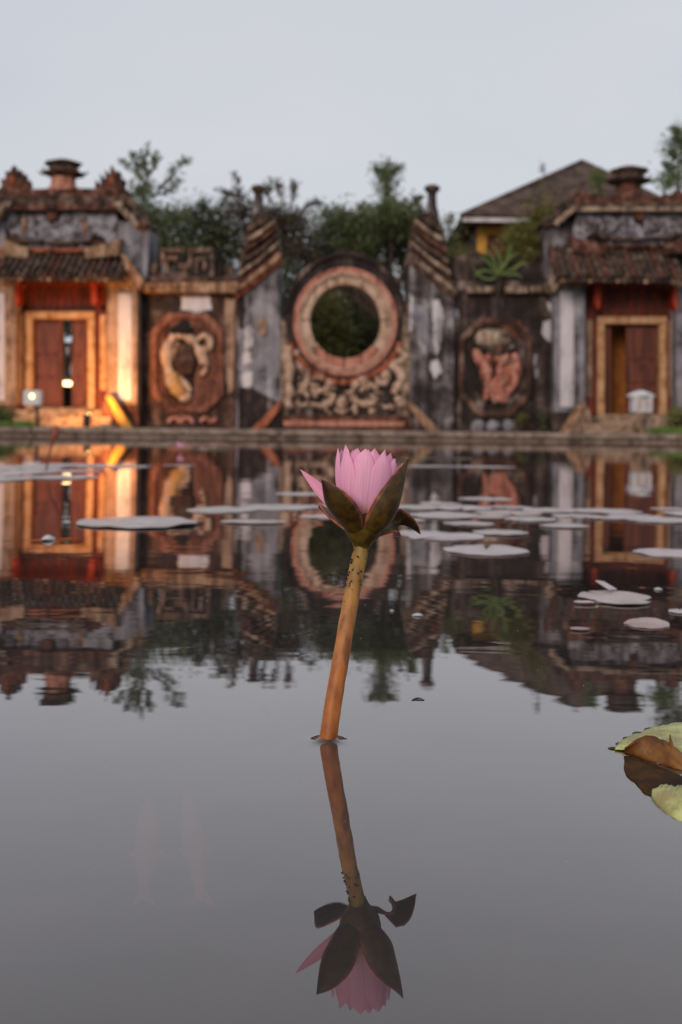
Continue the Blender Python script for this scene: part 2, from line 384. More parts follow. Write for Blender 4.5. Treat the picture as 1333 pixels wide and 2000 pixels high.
strokes = [
 ([(565, 676), (563, 700), (567, 722), (563, 745), (566, 768), (563, 792)], 9), ([(580, 704), (588, 716), (600, 728), (599, 748), (594, 762), (603, 776)], 6),
 ([(619, 739), (636, 738), (646, 752), (634, 763), (620, 764), (616, 777)], 6), ([(651, 768), (646, 784), (630, 793), (609, 790)], 6.5),
 ([(637, 795), (640, 803), (648, 810)], 4), ([(675, 770), (690, 763), (696, 745), (709, 741), (712, 755), (704, 765)], 5.5),
 ([(690, 772), (697, 785), (713, 789), (733, 785), (727, 770)], 6.5), ([(694, 790), (693, 800), (698, 810)], 5),
 ([(736, 736), (740, 747), (753, 748), (758, 732), (748, 722), (737, 728)], 5), ([(776, 680), (790, 696), (782, 706), (760, 706)], 7),
 ([(762, 712), (776, 722), (786, 740), (774, 758), (770, 770)], 7.5), ([(772, 776), (786, 786), (782, 796)], 6.5),
 ([(654, 743), (664, 749), (672, 743), (684, 750)], 4), ([(609, 748), (616, 756), (622, 750)], 4.5), ([(716, 760), (724, 752), (734, 758), (738, 770)], 5),
 ([(578, 786), (590, 792), (602, 788)], 4), ([(742, 788), (754, 796), (764, 790)], 3.5), ([(655, 800), (668, 806), (682, 800)], 4)]
for P_i, (P, r) in enumerate(strokes):
    Q = catmull([fa(x, y, .15) for x, y in P], 5); k = .012
    obj('cloud_scroll', tube(Q, lambda s, r=r: r * k * (.55 + .6 * math.sin(math.pi * min(1, s * .8 + .15))) * (1 + .45 * mnoise.noise(Vector((s * 7, r, P_i)))), 8, 1.1), M['cream'], t, smooth=True)
for (x, y, rx, ry) in [(668, 788, 11, 15), (619, 738, 7, 6), (580, 690, 8, 8), (787, 705, 7, 8), (564, 792, 10, 10), (700, 752, 6, 6), (640, 770, 7, 6), (783, 790, 9, 8), (735, 780, 6, 5), (604, 742, 6, 7), (752, 735, 9, 9)]:
    obj('carved_boss', blob(x, y, .12, rx, ry, .16, seed=x), M['cream'], t, smooth=True)
rk = random.Random(12)
for i in range(46):
    x = rk.uniform(560, 790); y = rk.uniform(730, 806) if 590 < x < 760 else rk.uniform(690, 806)
    if math.hypot(x - CX, (y - CY) / 1.045) < 120: continue
    z = rk.uniform(3, 6.5)
    obj('carved_knob', blob(x, y, .12, z, z * rk.uniform(.7, 1.2), rk.uniform(.05, .12), .25, i), M['cream'] if rk.random() < .75 else M['cornice'], t, smooth=True)
for (x, y, rx, ry) in [(586, 765, 13, 20), (745, 770, 13, 16)]:
    obj('dark_hollow', blob(x, y, .12, rx, ry, .03, seed=x), M['char'], t)

# ---------------------------------------------------------------- wing piers with tiered caps
def wing(mir, label):
    f = (lambda x: x) if not mir else (lambda x: 1349 - x)
    def P(pts): return [(f(x), y) for x, y in pts]
    body = M['grey'] if not mir else M['grey_dark']
    t = thing('wing_pier', base_of(f(505)), label, 'wall pier')
    obj('wall', prism(P([(462, 845), (462, 568), (548, 500), (548, 845)]), .18, .9), body, t, bevel=.03)
    # sloping cornice, in two mouldings
    obj('cornice', prism(P([(455, 566), (549, 492), (550, 503), (457, 577)]), .42, 1.3), M['cornice'] if not mir else M['cornice_pale'], t, bevel=.03)
    obj('cornice', prism(P([(460, 577), (549, 504), (549, 513), (462, 585)]), .32, 1.1), M['terracotta'] if not mir else M['char_warm'], t, bevel=.02)
    obj('cap_core', prism(P([(466, 562), (470, 500), (484, 440), (500, 414), (528, 414), (540, 440), (545, 480), (547, 498)]), .12, .85), M['tile'], t, bevel=.04)
    tiers = [(464, 550, 546, 486, 11), (467, 530, 546, 468, 9), (472, 508, 545, 452, 10), (476, 486, 542, 437, 8), (482, 464, 538, 426, 9), (488, 444, 532, 416, 8)]
    for i, (x0, y0, x1, y1, h) in enumerate(tiers):
        xm, ym = (x0 + x1) / 2, (y0 + y1) / 2 + 4
        obj('cap_tier', prism(P([(x0, y0), (xm, ym - 1), (x1, y1), (x1, y1 + h), (xm, ym + h), (x0 + 1, y0 + h)]), .38 - .03 * i, 1.3 - .08 * i), (M['tile_red'], M['cornice_pale'], M['tile'])[i % 3], t, bevel=.035)
    c = fa(f(505), 414, -.15); k = .0118
    post = obj('post', lathe(c, [(15 * k, -.15), (13.5 * k, 0), (10 * k, .12), (8.5 * k, .42), (9 * k, .45)], 18), M['grey_dark'], t, smooth=True)
    obj('capital', lathe(c, [(8.5 * k, .40), (10 * k, .46), (15 * k, .50), (16 * k, .545), (15.5 * k, .575), (11 * k, .62), (3 * k, .645)], 18), M['tile'], post, smooth=True)
    ck = M['terracotta'] if not mir else M['cornice']
    obj('splayed_buttress', prism(P([(549, 780), (549, 797), (512, 845), (484, 845)]), .46, .35), ck, t, bevel=.02)
    obj('buttress_web', prism(P([(549, 792), (549, 845), (508, 845)]), .38, .25), M['char'], t)
    return t, P
wl_, P = wing(False, 'grey blue wall pier with sloping tiered tile cap and peeling limewash')
for i, (pts, m) in enumerate([([(478, 640), (492, 628), (494, 672), (480, 690)], 'white'), ([(475, 690), (488, 684), (490, 708), (476, 712)], 'white'), ([(472, 730), (492, 726), (494, 752), (474, 758)], 'white'),
                        ([(496, 690), (524, 672), (546, 690), (544, 764), (512, 792), (500, 750)], 'grey'), ([(462, 572), (474, 570), (480, 610), (474, 640), (464, 640)], 'char'), ([(468, 756), (500, 760), (546, 790), (546, 838), (466, 838)], 'char'),
                        ([(502, 622), (520, 622), (518, 652), (506, 654)], 'pilaster')]):
    obj('plaster_patch', prism(rough_poly(pts, 2.2, 5, i + 20), .19 + .003 * i, .05), M[m], wl_)
wr_, P = wing(True, 'dark mildewed wall pier with tiered tile cap and white plaster streaks')
for i, (pts, m) in enumerate([([(846, 588), (860, 584), (866, 620), (862, 650), (848, 648)], 'white'), ([(845, 650), (864, 646), (862, 668), (856, 690), (853, 694), (849, 672)], 'white'), ([(842, 706), (858, 702), (862, 728), (850, 738), (842, 728)], 'white'),
                        ([(806, 590), (830, 600), (846, 640), (850, 694), (832, 672), (808, 640)], 'grey'), ([(801, 572), (806, 580), (805, 640), (801, 650)], 'white')]):
    obj('plaster_patch', prism(rough_poly(pts, 2.2, 5, i + 40), .19 + .003 * i, .05), M[m], wr_)

# ---------------------------------------------------------------- walls with carved medallions
tl = thing('medallion_wall', base_of(365), 'stained brown wall with octagonal frame round a cream scroll carving', 'wall')
obj('wall', pbox(262, 566, 466, 845, 0, .5), M['char_warm'], tl)
obj('cornice', prism([(262, 552), (468, 550), (468, 572), (262, 571)], .22, .75), M['cornice'], tl, bevel=.03)
obj('cornice', prism([(266, 541), (466, 540), (466, 550.5), (266, 551.5)], .14, .6), M['char_warm'], tl, bevel=.03)
obj('cornice_fillet', pbox(266, 571.5, 464, 578, .1, .2), M['char_warm'], tl, bevel=.015)
def octo(x0, y0, x1, y1, c): return [(x0 + c, y0), (x1 - c, y0), (x1, y0 + c), (x1, y1 - c), (x1 - c, y1), (x0 + c, y1), (x0, y1 - c), (x0, y0 + c)]
def frame(o, i, off, thick):
    fr = [fa(x, y, off) for x, y in o]; inn = [fa(x, y, off) for x, y in i]; n = len(o)
    b = [Vector((p.x, p.y + thick, p.z)) for p in fr + inn]; V = fr + inn + b; F = []
    for k in range(n):
        j = (k + 1) % n
        F += [(k, j, n + j, n + k), (2 * n + k, 3 * n + k, 3 * n + j, 2 * n + j), (k, 2 * n + k, 2 * n + j, j), (n + k, n + j, 3 * n + j, 3 * n + k)]
    return V, F
fo = obj('octagon_frame', frame(octo(296, 610, 437, 806, 34), octo(308, 622, 425, 794, 30), .10, .14), M['pinkbrown'], tl, bevel=.02)
obj('octagon_panel', prism(octo(307, 621, 426, 795, 30), .03, .1), M['redbrown'], tl)
obj('recess_shade', blob(367, 708, .031, 49, 80, .012, seed=3, rough=.08, seg=28), M['blackhole'], tl, smooth=True)  # shallow black bulge, coloured to look like a deep shaded hole
obj('carved_body', blob(362, 706, .04, 25, 34, .20, seed=5), M['char_warm'], tl, smooth=True)
obj('carved_cap', blob(354, 645, .04, 24, 11, .16, seed=6), M['blackhole'], tl, smooth=True)  # dark hollow above the carving, drawn as a black lump
for P_, r, m in [([(341, 654), (329, 676), (327, 704), (333, 732), (343, 756), (358, 777), (374, 772)], 11, 'cream'), ([(404, 656), (412, 668), (405, 682), (394, 684), (400, 702), (404, 718), (394, 733)], 7, 'cream'),
              ([(342, 655), (360, 657), (380, 668), (390, 690), (396, 712)], 7, 'cream'), ([(336, 728), (345, 756), (362, 774)], 14, 'gold'), ([(348, 668), (342, 690), (346, 712)], 6, 'cornice'), ([(386, 664), (398, 655), (408, 660)], 5, 'cream'), ([(352, 735), (364, 752), (374, 764)], 6, 'cream')]:
    obj('carved_scroll', tube(catmull([fa(x, y, .07) for x, y in P_], 6), lambda s, r=r: r * .012 * (.5 + .6 * math.sin(math.pi * min(1, s * .8 + .15))) * (1 + .5 * mnoise.noise(Vector((s * 6, r, P_[0][0])))), 10, .9), M[m], tl, smooth=True)
obj('glazed_chip', prism(rough_poly([(328, 752), (340, 756), (344, 770), (334, 768)], 1, 3, 4), .12, .08), simple('blue_glazed_chip', (.10, .22, .26), (.2, .34, .38)), tl)
for i, (pts, m) in enumerate([([(356, 578), (412, 577), (414, 604), (388, 611), (354, 606)], 'white'), ([(268, 580), (352, 580), (350, 610), (310, 618), (292, 650), (270, 700)], 'char'), ([(440, 584), (458, 584), (458, 760), (446, 770), (441, 700)], 'pilaster')]):
    obj('plaster_patch', prism(rough_poly(pts, 2.2, 5, i + 60), .006 + .003 * i, .05), M[m], tl)
for P_ in [[(328, 824), (344, 815), (352, 824), (368, 816), (378, 826)], [(392, 824), (402, 816), (412, 824), (424, 818)]]:
    obj('carved_scroll', tube(catmull([fa(x, y, .04) for x, y in P_], 5), .055, 8, 1), M['salmon'], tl, smooth=True)
obj('plinth', pbox(268, 832, 466, 846, .12, .3), M['char_warm'], tl, bevel=.02)

tr = thing('medallion_wall', base_of(982), 'blackened wall with salmon pink draped carving in a round frame', 'wall')
obj('wall', pbox(878, 568, 1092, 850, 0, .5), M['char'], tr)
obj('cornice_bed', pbox(880, 548, 1090, 569, .10, .6), M['char'], tr, bevel=.03)
for a, b in ((912, 966), (988, 1032), (1038, 1070)):
    obj('cornice', prism(rough_poly([(a, 559), (b, 559), (b, 572), (a, 572)], .8, 4, a), .22, .4), M['cornice_pale'], tr, bevel=.025)
obj('parapet', prism(rough_poly([(880, 549), (882, 500), (930, 492), (1000, 505), (1080, 480), (1092, 549)], 3, 6, 3), 0, .45), M['char'], tr, bevel=.03)
obj('octagon_frame', frame(octo(897, 620, 1040, 814, 40), octo(907, 632, 1030, 802, 36), .09, .12), M['char_warm'], tr, bevel=.02)
obj('recess_shade', blob(968, 712, .01, 50, 78, .03, seed=8, rough=.06, seg=28), M['blackhole'], tr, smooth=True)  # hole behind the drapery: its shade is painted on a low dome
obj('carved_cap', blob(962, 662, .04, 36, 20, .18, seed=9), M['cornice_pale'], tr, smooth=True)
obj('carved_band', tube(catmull([fa(x, y, .16) for x, y in [(936, 676), (960, 686), (984, 686), (1004, 676)]], 5), .07, 8, 1), M['char'], tr, smooth=True)
for P_, r, m in [([(930, 682), (936, 700), (950, 720), (954, 744)], 11, 'salmon'), ([(1004, 690), (1011, 716), (1007, 744), (994, 768)], 8, 'salmon'), ([(962, 750), (970, 774), (990, 784)], 9, 'salmon'), ([(1000, 700), (1002, 722)], 4, 'cornice_pale')]:
    obj('carved_drape', tube(catmull([fa(x, y, .09) for x, y in P_], 6), lambda s, r=r: r * .011 * (.5 + .6 * math.sin(math.pi * min(1, s * .8 + .15))) * (1 + .5 * mnoise.noise(Vector((s * 6, r, P_[0][0])))), 10, .9), M[m], tr, smooth=True)
rk = random.Random(5)
for i in range(48):
    a = rk.uniform(0, 6.28); q = rk.random() ** .5; x = 974 + 32 * q * math.cos(a) - 6 * math.sin(a) * q; y = 732 + 48 * q * math.sin(a); z = rk.uniform(5, 12)
    obj('carved_lump', blob(x, y, .05, z * .8, z * 1.3, rk.uniform(.06, .15), .3, i + .5), M['salmon'] if rk.random() < .72 else M[rk.choice(('terracotta', 'cream', 'redbrown'))], tr, smooth=True)
obj('carved_body', blob(974, 728, .04, 38, 50, .06, seed=11, rough=.2), M['redbrown'], tr, smooth=True)
obj('red_arch_patch', prism(rough_poly([(926, 632), (960, 622), (1016, 624), (1034, 650), (1010, 662), (980, 640), (940, 644)], 2, 4, 77), .012, .05), M['redbrown'], tr)
for i, pts in enumerate([[(1062, 628), (1082, 622), (1086, 668), (1074, 670), (1058, 650)], [(1068, 590), (1078, 594), (1082, 608), (1074, 606)], [(1042, 690), (1050, 694), (1048, 716), (1042, 712)], [(1044, 720), (1052, 722), (1052, 738), (1045, 736)], [(886, 604), (896, 606), (896, 620), (888, 618)]]):
    obj('plaster_patch', prism(rough_poly(pts, 1.6, 4, i + 80), .006, .05), M['white'] if i < 2 else M['grey'], tr)
for x in (934, 964, 994):
    obj('carved_foot', blob(x, 832, .06, 14, 13, .16, seed=x), M['grey'], tr, smooth=True)
obj('plinth', pbox(880, 838, 1090, 852, .10, .3), M['char'], tr, bevel=.02)

# fretwork crest standing on the brown wall
fr_ = thing('fretwork_crest', fa(368, 541, .1), 'pale square fretwork crest on top of the brown medallion wall', 'fretwork')
for (x0, y0, x1, y1) in [(314, 484, 362, 492), (314, 492, 322, 516), (354, 492, 362, 516), (326, 500, 350, 507), (322, 507, 330, 540), (342, 507, 350, 530), (368, 484, 418, 492), (368, 492, 375, 524), (410, 492, 418, 540), (380, 502, 404, 509), (380, 509, 387, 540), (397, 509, 404, 528), (350, 512, 372, 524), (356, 524, 366, 541), (310, 532, 356, 541), (366, 532, 424, 541), (290, 514, 306, 541), (426, 512, 434, 541), (440, 518, 456, 541)]:
    obj('fret_bar', prism(rough_poly([(x0, y0), (x1, y0), (x1, y1 + .4), (x0, y1 + .4)], .6, 3, x0), .05 + (x0 % 7) * .003, .22), M['fret'] if x0 % 3 else M['char'], fr_, bevel=.012)

# ---------------------------------------------------------------- gate pavilions
def interp(y, kn):
    for (a, b), (c, d) in zip(kn[:-1], kn[1:]):
        if y <= c or (c, d) == kn[-1]: return b + (y - a) * (d - b) / (c - a)
def pavilion(mir, label):
    if not mir: fx = lambda x: 121 + x; fy = lambda y: y; s = 1
    else:
        kn = [(312, 335), (370, 386), (410, 412), (495, 486), (545, 550), (608, 618), (790, 804), (846, 856)]
        fx = lambda x: 1232 - x * 1.0; fy = lambda y: interp(y, kn); s = -1
    def P(pts): return [(fx(x), fy(y)) for x, y in pts]
    def B(x0, y0, x1, y1, off, th): return prism(P([(x0, y0), (x1, y0), (x1, y1), (x0, y1)]), off, th)
    t = thing('gate_pavilion', base_of(fx(0)), label, 'gate pavilion')
    fr = M['ochre']  # one warm ochre for the frames of both pavilions
    # piers each side: tall limewashed face strip on a grey pier
    for sd in (1, -1):
        q = lambda a: a * sd if sd > 0 else a * sd - 2
        pier = obj('pier', B(q(88), 548, q(147), 846, .50, 1.1), M['pilaster'] if not mir else M['grey'], t, bevel=.03)
        obj('limewash_face', B(q(110), 572 if not mir else 562, q(137), 782, .54, .1), M['white'], pier, bevel=.02)
        obj('pier_capital', B(q(84), 536, q(150), 556, .58, 1.2), M['cornice'] if not mir else M['cornice_pale'], pier, bevel=.04)
        obj('pier_base', B(q(86), 790, q(150), 846, .56, 1.15), M['redbrown'] if not mir else M['char'], pier, bevel=.03)
        pil = obj('pilaster', B(q(72), 606, q(90), 800, .12, .3), M['redwood'], t, bevel=.02)
        obj('pilaster_panel', B(q(74), 614, q(87), 762, .15, .1), M['pilaster'] if sd < 0 or mir else M['ochre'], pil, bevel=.03)  # ochre panel on the uplit side carries the lamp's orange in its colour
        jam = obj('side_wall', B(q(66), 600, q(92), 846, .02, .5), M['redwood'], t)
    # wooden front above the door, brackets, beams
    obj('upper_panel', B(-90, 540, 90, 612, .0, .15), M['redwood'], t)
    for x in (-62, -38, -14, 14, 38, 62):
        obj('panel_batten', B(x - 3, 552, x + 3, 604, .04, .06), M['maroon'], t, bevel=.01)
    obj('beam', B(-96, 540, 96, 556, .42, .2), M['redwood'], t, bevel=.02)
    for x in (-98, 55):
        obj('bracket', prism(P([(x, 548), (x + 14, 548), (x + 15, 584), (x + 9, 597), (x + 3, 590)]), .5, .3), M['redbright'], t, bevel=.02)
    # door frame and leaves
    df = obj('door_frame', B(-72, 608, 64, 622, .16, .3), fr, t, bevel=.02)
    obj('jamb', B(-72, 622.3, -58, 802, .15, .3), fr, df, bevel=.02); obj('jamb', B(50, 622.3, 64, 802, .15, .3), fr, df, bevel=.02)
    obj('threshold', B(-72, 796, 64, 806, .2, .35), M['step'], df, bevel=.02)
    if not mir: leaves = [(-57.5, 2), (19, 49.5)]
    else: leaves = [(-53, 8), (38, 49.5)]
    for a, b in leaves:
        lf = obj('door_leaf', B(a, 622.5, b, 797, -.05, .08), M['maroon'], t, bevel=.01)
        for y0, y1 in ((630, 690), (696, 735), (741, 790)):
            obj('door_panel', B(a + 4, y0, b - 4, y1, -.02, .05), M['maroon'], lf, bevel=.02)
    # back wall of the porch with its own opening
    obj('back_wall', B(-90, 550, -57, 846, -1.6, .2), M['char_warm'], t); obj('back_wall', B(56, 550, 90, 846, -1.6, .2), M['char_warm'], t)
    obj('porch_ceiling', B(-140, 538, 140, 546, .4, 2.4), M['redwood'], t)
    if mir: obj('inner_screen', B(4, 618, 44, 806, -1.0, .1), simple('ochre_inner_screen', (.30, .11, .02), (.45, .19, .04)), t)
    # steps
    for k in range(3):
        a = 100 - 8 * k if mir else 100 - 4 * k
        y = (830, 815, 800)[k]
        st = obj('step', prism(rough_poly([(fx(-a), fy(y)), (fx(a), fy(y)), (fx(a), fy(850)), (fx(-a), fy(850))], .5, 6, k + s), 1.5 - .42 * k, .7), M['step'], t, bevel=.03)
    # stair cheek that splays outwards
    obj('stair_cheek', prism(P([(84, 774), (98, 774), (143, 846), (121, 846)]), .95, .3), M['yellow'] if not mir else M['cornice'], t, bevel=.02)
    obj('stair_cheek', prism(P([(78, 792), (84, 780), (124, 846), (78, 846)]), .90, .2), M['redbrown'] if not mir else M['step'], t)
    # tiled eave: slab + one barrel row after another
    eL, eR = fa(fx(-148 * s), fy(541), 1.25), fa(fx(113 * s), fy(541), 1.25)
    zt = fa(fx(0), fy(493), .35).z; ze = eL.z * .5 + eR.z * .5; ye = (eL.y + eR.y) / 2; yt = ye + .95
    x0, x1 = min(eL.x, eR.x), max(eL.x, eR.x)
    def zc(u): return ze + (zt - ze) * (u * .75 + .25 * u * u)
    def slab():
        V, F = [], []
        for u in (0, .25, .5, .75, 1):
            for x in (x0, x1):
                for dz in (0, -.07): V.append((x, ye + (yt - ye) * u, zc(u) + dz))
        for i in range(4):
            a = 4 * i; b = a + 4
            F += [(a, a + 2, b + 2, b), (a + 1, b + 1, b + 3, a + 3), (a, b, b + 1, a + 1), (a + 2, a + 3, b + 3, b + 2)]
        F += [(0, 1, 3, 2), (16, 18, 19, 17)]
        return V, F
    rf = obj('roof', slab(), M['tile'], t)
    n = 19; rr = random.Random(5 + s)
    for i in range(n):
        x = x0 + (x1 - x0) * (i + .5) / n
        Q = [(x + rr.uniform(-.008, .008), ye - .03 + (yt - ye) * u * 1.02, zc(u) + .03 + rr.uniform(-.006, .006)) for u in [j / 8 for j in range(9)]]
        obj('tile_row', tube(Q, lambda s_: .052 * (1 + .10 * ((s_ * 8) % 1 > .5)), 8), M['tile'] if rr.random() < .6 else M['tile_red'], rf, smooth=True)
    for i in range(n + 1):
        x = x0 + (x1 - x0) * i / n
        obj('drip_tile', blob(PX + (x / (ye - .04)) * FPX, PY + 0, 0, 1, 1, .01) if False else lathe((x, ye - .02, ze - .06), [(.01, -.045), (.05, -.02), (.055, .02), (.02, .04)], 8, 1, .35), M['cornice'] if (i % 4 == 1) else M['tile'], rf, smooth=True)
    # the roof's attic: mouldings, frieze, sweep lines, ridge
    lo = M['terracotta'] if not mir else M['tile_red']
    obj('eave_moulding', B(-130, 484, 100, 493, .50, .5), lo, t, bevel=.03)
    obj('attic_core', B(-112, 404, 112, 500, .18, 1.1), M['char_warm'] if not mir else M['char'], t)
    obj('attic_panel', B(-66, 464, 42, 485, .42, .4), M['mosaic'], t, bevel=.02)
    for a, b in ((-112, -66), (44, 110)):
        sg = 1 if a > 0 else -1
        m0, m1 = (a, b) if sg > 0 else (b, a)
        obj('corner_block', prism(P([(m0, 482), (m0, 506), (m1, 500), (m1 + sg * 6, 462), (m1 - sg * 8, 470), (m0 + sg * 20, 480)]), .66, .6), M['cornice'] if not mir else M['tile_red'], t, bevel=.04)
    arc = [(-100 + 200 * i / 12, 466 + 8 * math.sin(math.pi * i / 12) - (10 if i in (0, 12) else 0)) for i in range(13)]
    obj('swept_moulding', tube([fa(fx(x * .8 - 12), fy(y), .52) for x, y in arc], .05, 8), M['tile'], t, smooth=True)
    obj('frieze', prism(P([(-102, 408), (-110, 440), (-96, 462), (-60, 470), (40, 470), (78, 460), (112, 505), (116, 470), (104, 408)]), .30, .5), M['mosaic'], t, bevel=.02)
    for xx in (-60, -35, 12, 36, 62) if mir else (46, -72):
        obj('frieze_boss', blob(fx(xx), fy(440 if not mir else 446), .30, 6 if not mir else 11, 20, .07, seed=xx), M['cornice'] if not mir else M['mosaic'], t, smooth=True)
    obj('frieze_medallion', blob(fx(-16), fy(418), .34, 14, 17, .12, seed=2), M['redbrown'], t, smooth=True)
    for k, (ya, yb, h, m) in enumerate(((398, 410, 116, 'tile_red' if not mir else 'cornice_pale'), (384, 398, 122, 'tile'), (368, 384, 112, 'tile_red'))):
        obj('ridge_course', prism(rough_poly([(fx(-h), fy(ya)), (fx(h), fy(ya)), (fx(h + 4), fy(yb)), (fx(-h - 4), fy(yb))], .8, 8, k + 3), .56 - .06 * k, 1.0), M[m], t, bevel=.04)
    for sd in (1, -1):
        # rake running down from the ridge end, grey gable cheek behind, lower rake to the wall cornice
        obj('rake', prism(P([(sd * 98, 396), (sd * 112, 392), (sd * 152, 436), (sd * 143, 444)]), .62, .5), M['cornice_pale'], t, bevel=.03)
        obj('rake_tiles', prism(P([(sd * 110, 378), (sd * 128, 376), (sd * 176, 440), (sd * 160, 448)]), .45, .9), M['tile'], t, bevel=.04)
        obj('gable_cheek', prism(P([(sd * 112, 430), (sd * 140, 438), (sd * 172, 442), (sd * 166, 540), (sd * 150, 556), (sd * 104, 556), (sd * 106, 500)]), .30, 1.2), M['grey'] if not mir else M['grey_dark'], t, bevel=.03)
        obj('lower_rake', prism(P([(sd * 112, 494), (sd * 122, 494), (sd * 160, 548), (sd * 150, 566), (sd * 136, 552)]), .66, .8), M['cornice'] if not mir else M['cornice_pale'], t, bevel=.03)
    # ridge crest: flared centre ornament and two flame ornaments
    ce = fa(fx(3), fy(371), .15); k = .0121
    cr_ = obj('crest_base', lathe(ce, [(34 * k, -.06), (30 * k, .06), (25 * k, .09), (24 * k, .30), (27 * k, .33)], 8, 1, .8), M['pinkred'] if not mir else M['tile_red'], t)
    obj('crest_roof', lathe(ce, [(20 * k, .27), (41 * k, .36), (44 * k, .39), (31 * k, .43), (28 * k, .53), (37 * k, .60), (38 * k, .63), (24 * k, .68), (12 * k, .72), (2 * k, .735)], 8, 1, .8), M['tile'], cr_)
    for a in range(8):
        u = R(45 * a); b_ = ce + Vector((42 * k * math.cos(u), 33 * k * math.sin(u), .38))
        obj('crest_horn', tube([b_, b_ + Vector((.06 * math.cos(u), .05 * math.sin(u), .03)), b_ + Vector((.10 * math.cos(u), .08 * math.sin(u), .09))], lambda s_: .035 * (1.05 - s_), 6), M['tile'], cr_, smooth=True)
    if not mir:
        for sd in (1, -1):
            fl = [(64, 374), (66, 350), (76, 360), (74, 338), (85, 350), (84, 330), (93, 340), (96, 321), (104, 334), (113, 334), (112, 348), (123, 350), (120, 362), (134, 378)]
            o_ = obj('flame_ornament', prism(P([(sd * x * (1 if sd > 0 else .98), y) for x, y in fl]), .25, .3), M['tile_red'], t, bevel=.015)
            obj('flame_core', blob(fx(sd * 96), fy(354), .24, 7, 11, .06, seed=sd + 3), M['terracotta'], o_, smooth=True)
    else:
        for sd in (1, -1):
            fl = [(60, 372), (66, 360), (80, 362), (96, 350), (106, 358), (122, 376)]
            obj('flame_ornament', prism(rough_poly(P([(sd * x, y) for x, y in fl]), 1.5, 3, 8), .25, .3), M['tile_red'], t, bevel=.04)
    return t
pavL = pavilion(False, 'warmly lit tiled gate pavilion with maroon doors standing ajar and yellow stair cheek')
pavR = pavilion(True, 'unlit mossy gate pavilion with white limewashed pier and ochre door frame')

# ---------------------------------------------------------------- lamps
lp = at(63, 800, 20.5); lz = Vector((lp.x, lp.y, GZ - .012))
t = thing('floodlight', lz, 'small lit square floodlight on a thin post by the pavilion steps', 'lamp')
def lb(x0, y0, x1, y1, Y, th):
    a = at(x0, y0, Y); b = at(x1, y1, Y); v = []
    for yy in (Y, Y + th): v += [(a.x, yy, a.z), (b.x, yy, a.z), (b.x, yy, b.z), (a.x, yy, b.z)]
    return v, [(0, 1, 2, 3), (7, 6, 5, 4), (0, 4, 5, 1), (1, 5, 6, 2), (2, 6, 7, 3), (3, 7, 4, 0)]
hs = obj('housing', lb(45, 762, 80, 792, 20.5, .16), M['lampwhite'], t, bevel=.02)
obj('lit_lens', lathe((0, 0, 0), [(.001, 0), (.04, 0), (.04, .02), (.02, .035), (.001, .04)], 18), M['glow'], hs)
ln = hs.children[0]; ln.rotation_euler = (R(90), 0, 0)
c = at(63, 774, 20.5); ln.data.transform(Matrix.Translation(lz)); ln.location = Vector((c.x, c.y + .005, c.z)) - lz
obj('post', tube([(lz.x + .08, lz.y + .08, GZ - .02), (lz.x + .08, lz.y + .08, at(63, 792, 20.5).z)], .035, 10), M['iron'], t, smooth=True)

def spot(name, loc, target, energy, size, blend=.6, col=(1, .42, .10), rad=.05):
    d = bpy.data.lights.new(name, 'SPOT'); d.energy = energy; d.spot_size = R(size); d.spot_blend = blend; d.color = col; d.shadow_soft_size = rad
    o = bpy.data.objects.new(name, d); COL.objects.link(o); o.location = loc
    o.rotation_euler = (Vector(target) - Vector(loc)).to_track_quat('-Z', 'Y').to_euler(); return o
up = fa(170, 828, 2.3)
t = thing('ground_uplight', Vector((up.x, up.y, GZ - .012)), 'low black uplight on the paving before the lit pavilion', 'lamp')
obj('housing', wbox((up.x, up.y, GZ + .02), (.14, .16, .26)), M['iron'], t, bevel=.02)
obj('spike', wbox((up.x, up.y, GZ - .02), (.06, .06, .06)), M['iron'], t)
obj('lit_lens', wbox((up.x + .03, up.y - .0, GZ + .276), (.09, .1, .012)), M['glow'], t)
spot('uplight_beam', (up.x + .03, up.y, GZ + .32), fa(262, 690, .5), 165, 105)
spot('uplight_glow', (up.x + .0, up.y + .02, GZ + .34), fa(140, 700, .2), 340, 120)

ln2 = at(132, 748, 27.5)
t = thing('lit_lantern', Vector((ln2.x, ln2.y, GZ - .012)), 'glowing lantern seen through the gap of the lit doors', 'lantern')
obj('post', wbox((ln2.x, ln2.y, GZ - .012), (.3, .3, at(132, 754, 27.5).z - GZ + .012)), M['iron'], t)
obj('lit_glass', wbox((ln2.x, ln2.y, at(132, 754, 27.5).z), (.22, .22, .13)), M['glow2'], t, bevel=.03)
obj('cap', lathe((ln2.x, ln2.y, at(132, 754, 27.5).z + .16), [(.2, 0), (.2, .03), (.05, .12)], 4), M['iron'], t)
gw = at(132, 640, 31)
t = thing('garden_wall', Vector((gw.x, 31, GZ - .012)), 'pale garden wall seen through the gap of the lit doors', 'wall')
obj('wall', wbox((gw.x, 31, GZ - .012), (2.6, .25, 2.4)), M['white'], t, bevel=.02)
obj('coping', wbox((gw.x, 31, GZ + 2.39), (2.8, .4, .12)), M['tile'], t, bevel=.02)

